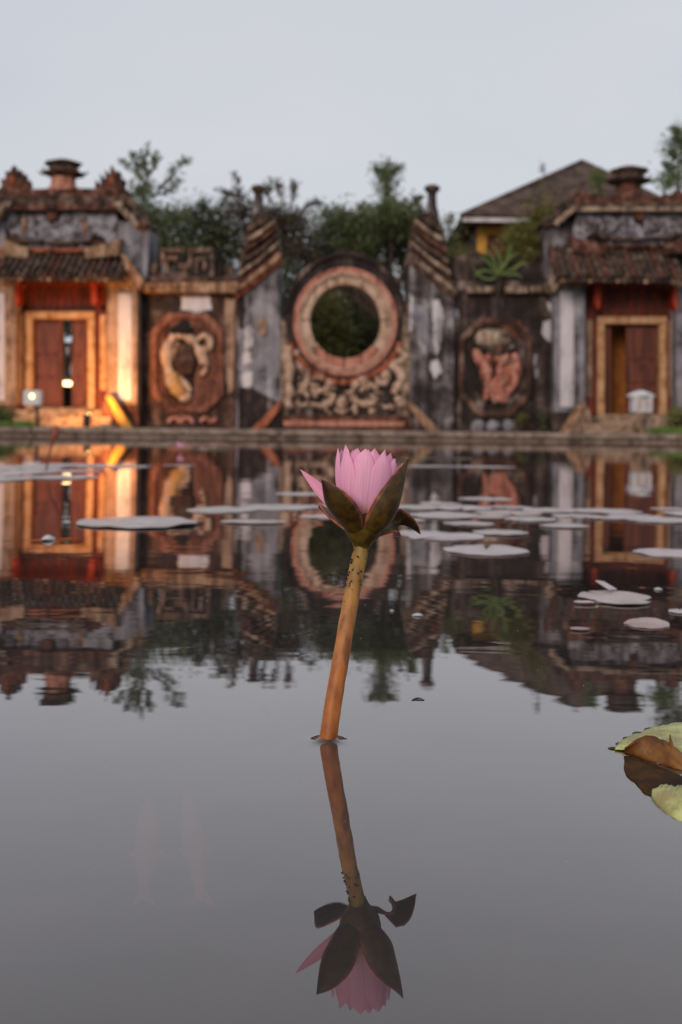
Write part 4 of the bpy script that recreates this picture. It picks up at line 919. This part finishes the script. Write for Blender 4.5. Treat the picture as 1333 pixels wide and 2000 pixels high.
def sepal_mat():
    m, n, l, p = mat_base('olive_brown_sepal')
    uv = n.new('ShaderNodeUVMap'); sx = n.new('ShaderNodeSeparateXYZ'); l.new(uv.outputs[0], sx.inputs[0])
    r = ramp(n, [(.0, (.105, .07, .008)), (.3, (.075, .045, .007)), (.7, (.065, .042, .009)), (1, (.06, .03, .014))]); l.new(sx.outputs['Y'], r.inputs['Fac'])
    # reddish margin
    ab = n.new('ShaderNodeMath'); ab.operation = 'SUBTRACT'; ab.inputs[1].default_value = .5; l.new(sx.outputs['X'], ab.inputs[0])
    a2 = n.new('ShaderNodeMath'); a2.operation = 'ABSOLUTE'; l.new(ab.outputs[0], a2.inputs[0])
    rm = ramp(n, [(.40, (0, 0, 0)), (.5, (1, 1, 1))]); l.new(a2.outputs[0], rm.inputs['Fac'])
    mx_ = n.new('ShaderNodeMix'); mx_.data_type = 'RGBA'; mx_.inputs['B'].default_value = (.36, .11, .075, 1)
    l.new(rm.outputs['Color'], mx_.inputs['Factor']); l.new(r.outputs['Color'], mx_.inputs['A'])
    g = n.new('ShaderNodeNewGeometry'); nz = n.new('ShaderNodeTexNoise'); nz.inputs['Scale'].default_value = 160; nz.inputs['Detail'].default_value = 6; l.new(g.outputs['Position'], nz.inputs['Vector'])
    rn = ramp(n, [(.38, (.45, .4, .35)), (.62, (1.15, 1.1, 1.05))]); l.new(nz.outputs['Fac'], rn.inputs['Fac'])
    mu = n.new('ShaderNodeMix'); mu.data_type = 'RGBA'; mu.blend_type = 'MULTIPLY'; mu.inputs['Factor'].default_value = 1
    l.new(mx_.outputs['Result'], mu.inputs['A']); l.new(rn.outputs['Color'], mu.inputs['B']); l.new(mu.outputs['Result'], p.inputs['Base Color'])
    p.inputs['Roughness'].default_value = .5; p.inputs['Specular IOR Level'].default_value = .3
    b = n.new('ShaderNodeBump'); b.inputs['Strength'].default_value = .35; b.inputs['Distance'].default_value = .0006; l.new(nz.outputs['Fac'], b.inputs['Height']); l.new(b.outputs[0], p.inputs['Normal'])
    return m
M['sepal'] = sepal_mat()
def stem_mat():
    m, n, l, p = mat_base('stem_orange_to_green')
    g = n.new('ShaderNodeNewGeometry'); sx = n.new('ShaderNodeSeparateXYZ'); l.new(g.outputs['Position'], sx.inputs[0])
    mr = n.new('ShaderNodeMapRange'); mr.inputs['From Min'].default_value = 0; mr.inputs['From Max'].default_value = .125; l.new(sx.outputs['Z'], mr.inputs['Value'])
    r = ramp(n, [(0, (.30, .085, .006)), (.3, (.34, .11, .014)), (.62, (.35, .15, .032)), (.85, (.27, .15, .02)), (1, (.16, .115, .008))]); l.new(mr.outputs[0], r.inputs['Fac'])
    mp = n.new('ShaderNodeMapping'); mp.inputs['Scale'].default_value = (150, 150, 40); l.new(g.outputs['Position'], mp.inputs['Vector'])
    nz = n.new('ShaderNodeTexNoise'); nz.inputs['Scale'].default_value = 1; nz.inputs['Detail'].default_value = 6; l.new(mp.outputs[0], nz.inputs['Vector'])
    rn = ramp(n, [(.34, (.55, .48, .42)), (.5, (.95, .93, .9)), (.64, (1.2, 1.2, 1.25))]); l.new(nz.outputs['Fac'], rn.inputs['Fac'])
    mu = n.new('ShaderNodeMix'); mu.data_type = 'RGBA'; mu.blend_type = 'MULTIPLY'; mu.inputs['Factor'].default_value = 1
    l.new(r.outputs['Color'], mu.inputs['A']); l.new(rn.outputs['Color'], mu.inputs['B'])
    n2 = n.new('ShaderNodeTexNoise'); n2.inputs['Scale'].default_value = 230; n2.inputs['Detail'].default_value = 3; l.new(g.outputs['Position'], n2.inputs['Vector'])
    r2 = ramp(n, [(.62, (0, 0, 0)), (.68, (1, 1, 1))]); l.new(n2.outputs['Fac'], r2.inputs['Fac'])
    mm = n.new('ShaderNodeMath'); mm.operation = 'MULTIPLY'; l.new(r2.outputs['Color'], mm.inputs[0])
    mr2 = n.new('ShaderNodeMapRange'); mr2.inputs['From Min'].default_value = .06; mr2.inputs['From Max'].default_value = .11; mr2.inputs['To Min'].default_value = .15; l.new(sx.outputs['Z'], mr2.inputs['Value']); l.new(mr2.outputs[0], mm.inputs[1])
    mx_ = n.new('ShaderNodeMix'); mx_.data_type = 'RGBA'; mx_.inputs['B'].default_value = (.045, .022, .012, 1); l.new(mm.outputs[0], mx_.inputs['Factor']); l.new(mu.outputs['Result'], mx_.inputs['A'])
    l.new(mx_.outputs['Result'], p.inputs['Base Color']); p.inputs['Roughness'].default_value = .55
    p.inputs['Subsurface Weight'].default_value = .15; p.inputs['Subsurface Radius'].default_value = (.006, .003, .001)
    b = n.new('ShaderNodeBump'); b.inputs['Strength'].default_value = .5; b.inputs['Distance'].default_value = .0008; l.new(nz.outputs['Fac'], b.inputs['Height']); l.new(b.outputs[0], p.inputs['Normal'])
    return m
M['stem'] = stem_mat()

def petal(name, base, ctrl, tip, axis_pt, width, cup, mats, parent, thick=.0006, wmax=.55, point=1.0, nu=8, nv=16, base_w=.35, wav=0, seed=0):
    """blade from base over ctrl to tip; outer face away from axis_pt line"""
    base, ctrl, tip, axis_pt = map(Vector, (base, ctrl, tip, axis_pt)); off = world_loc(parent); V, F, UV = [], [], []
    rnd = random.Random(seed); ph = rnd.uniform(0, 6)
    for j in range(nv + 1):
        s = j / nv; q = base * (1 - s) ** 2 + ctrl * 2 * s * (1 - s) + tip * s * s
        d = ((ctrl - base) * (1 - s) + (tip - ctrl) * s).normalized()
        o_ = (ctrl - axis_pt); o_ = (o_ - d * o_.dot(d)).normalized(); side = d.cross(o_).normalized()
        if s < wmax: w_ = base_w + (1 - base_w) * math.sin(math.pi / 2 * s / wmax)
        else: w_ = max(0.0, math.cos(math.pi / 2 * (s - wmax) / (1 - wmax))) ** point
        w_ = w_ * width * .5
        for i in range(nu + 1):
            u = i / nu * 2 - 1
            p = q + side * u * w_ - o_ * cup * w_ * u * u + o_ * wav * math.sin(u * 3 + s * 5 + ph)
            V.append(p - off); UV.append((i / nu, s))
    for j in range(nv):
        for i in range(nu):
            a = j * (nu + 1) + i; F.append((a, a + 1, a + nu + 2, a + nu + 1))
    me = bpy.data.meshes.new(name); me.from_pydata([tuple(v) for v in V], [], F); uvl = me.uv_layers.new(name='UVMap')
    for lp_ in me.loops: uvl.data[lp_.index].uv = UV[lp_.vertex_index]
    me.polygons.foreach_set('use_smooth', [True] * len(me.polygons))
    # outer side must face away from the axis
    me.update(); f0 = me.polygons[len(me.polygons) // 2]
    if (f0.normal).dot(Vector(ctrl) - axis_pt) < 0: me.flip_normals()
    o = bpy.data.objects.new(name, me); COL.objects.link(o); o.parent = parent
    for m in mats: me.materials.append(m)
    if len(mats) > 1:
        sl = o.modifiers.new('solid', 'SOLIDIFY'); sl.thickness = thick; sl.offset = -1; sl.material_offset = 1
    return o

# ---------------------------------------------------------------- the hero flower
fl = thing('water_lily', stem_base, 'single pink water lily opening on a tall orange stem', 'water lily')
dT = .687
neck = at(708, 1058, dT); top_ax = at(722, 900, .689)
SP = catmull([stem_base - Vector((.006, -.002, .05)), stem_base, at(652, 1370, .658), at(670, 1265, .668), at(688, 1160, .678), at(703, 1085, .685), neck], 10)
rs = random.Random(11)
Vs, Fs = tube(SP, lambda s: .0058 - .0008 * s + (.0008 if s > .97 else 0), 26)
Vs = [Vector(v) + Vector((mnoise.noise(Vector(v) * 160), mnoise.noise(Vector(v) * 160 + Vector((9, 0, 0))), 0)) * .0004 for v in Vs]
st = obj('stem', (Vs, Fs), M['stem'], fl, smooth=True)
M['speck'] = simple('dark_algae_speck', (.022, .012, .008), (.05, .03, .018), scale=200, rough=.8)
specks = []
for i in range(30):
    s = rs.random(); s = (.70 + .30 * s) if rs.random() < .75 else .25 + .7 * s; q = SP[int(s * (len(SP) - 1))]; a = rs.choice([rs.uniform(2.4, 4.6), rs.uniform(0, 6.28)])
    r = .0057; c = q + Vector((math.cos(a) * r, -abs(math.sin(a)) * r if rs.random() < .8 else math.sin(a) * r, rs.uniform(-.002, .002))); z = rs.uniform(.0003, .0009)
    specks.append(lathe(c, [(z * .3, -z), (z, -z * .3), (z * .9, z * .5), (z * .2, z)], 6))
sp_ = obj('algae_specks', join(*specks), M['speck'], st, smooth=True); sp_['kind'] = 'stuff'
ax = (top_ax - neck).normalized()
def ring_basis():
    a = ax.cross(Vector((0, 1, 0))).normalized(); b = ax.cross(a).normalized(); return a, b     # a ~ +/-x, b ~ y
A_, B_ = ring_basis()
if A_.x < 0: A_ = -A_
if B_.y < 0: B_ = -B_
def rp(r, phi, h): return neck + ax * h + A_ * r * math.cos(phi) + B_ * r * math.sin(phi)
# receptacle (cup) as a surface around the axis
Vr, Fr = [], []; prof = [(.0056, -.004), (.0074, .0), (.0108, .0035), (.0132, .008), (.0142, .014), (.0140, .019), (.012, .022), (.004, .022)]
for r, h in prof:
    for k in range(28): Vr.append(rp(r * (1 + .05 * math.sin(4 * 2 * math.pi * k / 28)), 2 * math.pi * k / 28, h))
for i in range(len(prof) - 1):
    for k in range(28): Fr.append((i * 28 + k, i * 28 + (k + 1) % 28, (i + 1) * 28 + (k + 1) % 28, (i + 1) * 28 + k))
Fr.append(tuple((len(prof) - 1) * 28 + k for k in range(28)))
rec = obj('receptacle', (Vr, Fr), M['sepal'], fl, smooth=True)
uvl = rec.data.uv_layers.new(name='UVMap')
for lp_ in rec.data.loops: uvl.data[lp_.index].uv = (.5, .05)
axm = rp(0, 0, .025)
SB = 8
# sepals: (base angle, base h, control point, tip, width)
petal('sepal', rp(.0095, R(222), .004), at(668, 1001, .656), at(628, 936, .657), rp(0, 0, .03), .0225, .40, [M['sepal'], M['sepal_in']], fl, .0013, .42, .9, base_w=.62)
petal('sepal', rp(.0095, R(300), .004), at(762, 1006, .659), at(799, 894, .680), rp(0, 0, .03), .0208, .40, [M['sepal'], M['sepal_in']], fl, .0013, .42, .9, base_w=.62)
petal('sepal', rp(.010, R(40), .006), at(782, 1001, .705), at(821, 1044, .713), rp(0, 0, .02), .020, -.22, [M['sepal'], M['sepal_in']], fl, .0012, .45, .9, base_w=.5)
petal('sepal', rp(.010, R(140), .006), at(655, 998, .706), at(622, 991, .722), rp(0, 0, .02), .024, -.1, [M['sepal'], M['sepal']], fl, .0012, .45, .9, base_w=.5)
# loose outer petal leaning left
petal('petal', rp(.010, R(190), .012), at(644, 972, .686), at(586, 916, .694), at(640, 985, .72), .0085, .30, [M['petal_out']], fl, .0007, .5, .9)
# upright whorls
rp_ = random.Random(4); cnt = 0
for (n, r0, rm, rt, h, wd, ph) in [(10, .0100, .0203, .0197, .0635, .0158, 5), (10, .0085, .0165, .0165, .0655, .0140, 23), (8, .006, .012, .0115, .064, .012, 0), (6, .004, .008, .006, .060, .010, 20)]:
    for i in range(n):
        phi = R(ph + 360 * i / n + rp_.uniform(-5, 5)); hh = h * .965 * rp_.uniform(.955, 1.02) * (1.0 if math.sin(phi) < .3 else .99)
        rtt = rt * 1.05 * rp_.uniform(.92, 1.12) * (1.06 if math.cos(phi) > .2 else 1)
        if math.cos(phi) > .75: hh *= .93
        petal('petal', rp(r0, phi, .014), rp(rm * 1.22, phi, .030), rp(rtt, phi + R(rp_.uniform(-6, 6)), hh), rp(0, 0, .034), wd * rp_.uniform(.92, 1.08), .36, [M['petal']], fl, .0005, .68, .56, base_w=.4, wav=.0003, seed=cnt); cnt += 1
sta = []
for i in range(26):
    a = rs.uniform(0, 6.28); r = rs.uniform(.001, .0055)
    sta.append(tube([rp(r, a, .016), rp(r * 1.25, a, .034), rp(r * 1.1, a, .046)], lambda s: .0007, 5))
obj('stamens', join(*sta), simple('yellow_stamen', (.55, .32, .05), (.7, .45, .1), scale=200), fl, smooth=True)['kind'] = 'stuff'

# distant bud and far pink flower
b0 = wat(88, 921)
t = thing('lily_bud', b0, 'slender reddish lily bud on a leaning stem among left pads', 'flower bud')
bt = at(104, 862, b0.y); tp = at(112, 832, b0.y)
obj('stem', tube(catmull([b0 - Vector((0, 0, .03)), at(96, 890, b0.y), bt], 5), .0045, 8), simple('bud_stem', (.10, .04, .02), (.16, .07, .035)), t, smooth=True)
mb = simple('bud_red', (.22, .05, .04), (.34, .10, .075), scale=30)
obj('bud', tube([bt.lerp(tp, u) for u in (0, .15, .35, .6, .85, 1)], lambda s: .0015 + .0155 * math.sin(math.pi * min(.98, s * .85 + .13)), 12), mb, t, smooth=True)
for a in (0, 2.1, 4.2):
    n_ = Vector((math.cos(a), math.sin(a), 0))
    petal('bud_sepal', bt + n_ * .004, bt.lerp(tp, .45) + n_ * .030, tp + n_ * .003, bt.lerp(tp, .5), .022, .5, [M['sepal'], M['sepal_in']], t, .001)
p = wat(353, 882)
t = thing('far_lily', p, 'tiny pink water lily blooming among green pads by the far kerb', 'water lily')
obj('stem', tube([p - Vector((0, 0, .03)), p + Vector((0, 0, .03))], .008, 6), M['stem'], t)
for i in range(9):
    a = i * 2.4; n_ = Vector((math.cos(a), math.sin(a), 0)); e = .10 if i % 2 else .07
    petal('petal', p + n_ * .008 + Vector((0, 0, .02)), p + n_ * .024 + Vector((0, 0, .035)), p + n_ * (.03 if i % 2 else .018) + Vector((0, 0, e * .6 + .02)), p + Vector((0, 0, .06)), .026, .4, [M['petal']], t, .001)

# ---------------------------------------------------------------- curled leaf at the right edge
def leafgrid(fn, nu, nv):
    V = [fn(i / nu, j / nv) for j in range(nv + 1) for i in range(nu + 1)]
    return V, [(j * (nu + 1) + i, j * (nu + 1) + i + 1, (j + 1) * (nu + 1) + i + 1, (j + 1) * (nu + 1) + i) for j in range(nv) for i in range(nu)]
def ygreen(name, a, b, c, rough=.42):
    m = weather(name, [(.36, a), (.52, b), (.66, c)], scale=18, streak=.1, rough=rough, bump=.3, fine=160, spec=.4)
    m.node_tree.nodes['Bump'].inputs['Distance'].default_value = .002
    return m
M['leaf_yg'] = ygreen('yellow_green_pad', (.34, .30, .10), (.54, .58, .20), (.70, .68, .32)); M['leaf_or'] = ygreen('rusty_pad_underside', (.035, .011, .003), (.12, .04, .005), (.25, .105, .012), .6)
lb0 = wat(1330, 1500)
t = thing('curled_lily_pad', lb0, 'yellow green curled lily pad with rust brown underside in the foreground', 'lily pad')
def outline(pts, zf, n=6): return catmull([wat(x, y) + Vector((0, 0, zf(i))) for i, (x, y) in enumerate(pts)], n)
# far lobe lying on the water, dark water dimples along its toothed edge
def fill(a, b, rows=6, bulge=0):
    n = len(a); V = []; 
    for j in range(rows + 1):
        s = j / rows
        for i in range(n):
            V.append(a[i].lerp(b[i], s) + Vector((0, 0, bulge * math.sin(math.pi * s) + .0008 * mnoise.noise(Vector((i * .35, s * 3, 1))))))
    return V, [(j * n + i, j * n + i + 1, (j + 1) * n + i + 1, (j + 1) * n + i) for j in range(rows) for i in range(n - 1)]
far_e = outline([(1202, 1465), (1210, 1452), (1226, 1442), (1248, 1433), (1272, 1424), (1300, 1417), (1340, 1412), (1390, 1410)], lambda i: .0003)
far_i = outline([(1203, 1466), (1222, 1468), (1236, 1466), (1258, 1468), (1282, 1472), (1310, 1478), (1345, 1485), (1390, 1490)], lambda i: (.0004, .002, .004)[min(i, 2)])
obj('far_lobe', fill(far_e, far_i, 6, .0008), M['leaf_yg'], t, smooth=True, solid=.0009)
tm = simple('dark_leaf_dimple', (.03, .024, .014), (.06, .05, .03), scale=120, rough=.35)  # dark reflections in water dimples at the leaf teeth, drawn as solid slivers
for i, (x, y, L) in enumerate([(1199, 1462, 11), (1212, 1453, 9), (1229, 1442, 12), (1248, 1432, 12), (1274, 1424, 15), (1303, 1416, 15)]):
    a = wat(x - L, y + .5) + Vector((0, 0, .0001)); b_ = wat(x + L, y) + Vector((0, 0, .0003)); m_ = a.lerp(b_, .4)
    obj('dimple_fleck', tube(catmull([a, m_ + Vector((0, 0, .0002)), b_], 4), lambda s: .0006 * math.sin(math.pi * min(.97, s * .9 + .08)) + .0001, 6, 3.0), tm, t, smooth=True)
# raised flap showing the rusty underside
fl_b = catmull([wat(1219, 1474) + Vector((0, 0, .001)), wat(1240, 1478), wat(1268, 1486), wat(1296, 1494), wat(1322, 1503), wat(1372, 1512)], 6)
Yf = wat(1260, 1480).y
fl_t = catmull([at(1222, 1462, Yf), at(1240, 1447, Yf), at(1266, 1436, Yf + .004), at(1290, 1444, Yf), at(1304, 1450, Yf - .004), at(1372, 1500, Yf - .012)], 6)
obj('curled_flap', fill(fl_b, fl_t, 6, .001), [M['leaf_or'], M['leaf_yg']], t, smooth=True, solid=.0009)
sb0 = wat(1330, 1506)
spk = catmull([at(1309, 1434, Yf - .006), at(1316, 1456, Yf - .008), at(1326, 1480, Yf - .012), at(1340, 1506, Yf - .014)], 5); spk2 = catmull([at(1309, 1434, Yf - .006), at(1308, 1458, Yf - .006), at(1310, 1482, Yf - .01), at(1318, 1506, Yf - .014)], 5)
obj('curled_tip', fill(spk, spk2, 3), M['leaf_or'], t, smooth=True, solid=.0009)
# near lobe rising towards the right edge
ne_o = catmull([wat(1274, 1556) + Vector((0, 0, -.0004)), wat(1284, 1572) + Vector((0, 0, -.0004)), wat(1302, 1588) + Vector((0, 0, -.0004)), wat(1330, 1604) + Vector((0, 0, -.0004)), wat(1385, 1622) + Vector((0, 0, -.0004))], 6)
ne_i = catmull([wat(1276, 1552) + Vector((0, 0, .002)), wat(1296, 1552) + Vector((0, 0, .005)), wat(1316, 1558) + Vector((0, 0, .006)), wat(1345, 1560) + Vector((0, 0, .007)), wat(1385, 1562) + Vector((0, 0, .008))], 6)
obj('near_lobe', fill(ne_o, ne_i, 6, .002), M['leaf_yg'], t, smooth=True, solid=.0009)
M['vein'] = ygreen('pale_leaf_vein', (.50, .46, .20), (.62, .60, .30), (.70, .66, .36))
for a_, b_, bl in ((far_e, far_i, .0008), (ne_o, ne_i, .002)):
    for i in range(3, len(a_) - 1, 3):
        j_ = min(len(a_) - 1, i + 2)
        L_ = [b_[j_].lerp(a_[i], q) + Vector((0, 0, bl * math.sin(math.pi * q) + .0005)) for q in (0, .2, .4, .6, .8, .93)]
        obj('leaf_vein', tube(L_, lambda s: .00038 * (1.15 - s), 5), M['vein'], t, smooth=True)
# sunken brown middle just at the surface, joining the lobes
mi_o = catmull([wat(1222, 1482), wat(1219, 1500), wat(1226, 1518), wat(1244, 1532), wat(1256, 1548), wat(1276, 1557)], 5); mi_i = catmull([wat(1240, 1481), wat(1262, 1492), wat(1300, 1508), wat(1340, 1525), wat(1345, 1545), wat(1345, 1562)], 5)
mi_o = [p + Vector((0, 0, .0001)) for p in mi_o]; mi_i = [p + Vector((0, 0, .0014)) for p in mi_i]
M['leaf_wet'] = ygreen('dark_wet_leaf', (.022, .011, .004), (.05, .024, .008), (.09, .045, .014), .7)
M['leaf_wet'].node_tree.nodes['Principled BSDF'].inputs['Specular IOR Level'].default_value = .08
obj('sunken_middle', fill(mi_o, mi_i, 5, .0006), M['leaf_wet'], t, smooth=True, solid=.0007)
obj('petiole', tube(catmull([lb0 + Vector((.03, .005, -.06)), lb0 + Vector((.03, .005, -.01)), lb0 + Vector((.025, 0, .002))], 5), .004, 10), M['stem'], t, smooth=True)

# ---------------------------------------------------------------- fish under the surface
mf = simple('pale_orange_fish', (.9, .30, .10), (.98, .46, .22), scale=30, rough=.4)
for (x0, y0, x1, y1, lab) in [(292, 1560, 282, 1740, 'faint pale orange fish hanging below the murky surface'), (366, 1548, 392, 1740, 'faint reddish fish with spread fin below the murky surface')]:
    zf = -.022
    def under(x, y):
        du, dv = x - PX, y - PY; Y = (CAMH - zf) * FPX / (dv * cR - du * sR); return at(x, y, Y)
    a, b_ = under(x0, y0), under(x1, y1); c = (a + b_) / 2
    t = thing('fish', c, lab, 'fish')
    Q = [a.lerp(b_, i / 10) for i in range(11)]
    def flat(vf, f=.8): return vf
    V, F = tube(Q, lambda s: .0062 * (math.sin(math.pi * min(.97, .06 + s * .88)) ** .9) + .0006, 12)
    obj('body', (V, F), mf, t, smooth=True)
    d = (b_ - a).normalized(); sd_ = Vector((1, 0, 0))
    obj('tail', ([b_ - d * .008, b_ + d * .016 + sd_ * .006, b_ + d * .010, b_ + d * .016 - sd_ * .006], [(0, 1, 2), (0, 2, 3)]), mf, t, solid=.0008)
    m_ = a.lerp(b_, .55)
    obj('fin', ([m_ + sd_ * .004, m_ + sd_ * .011 + d * .014, m_ + d * .02 + sd_ * .005], [(0, 1, 2)]), mf, t, solid=.0008)
    obj('fin', ([m_ - sd_ * .004, m_ - sd_ * .009 + d * .014, m_ + d * .02 - sd_ * .005], [(0, 1, 2)]), mf, t, solid=.0008)
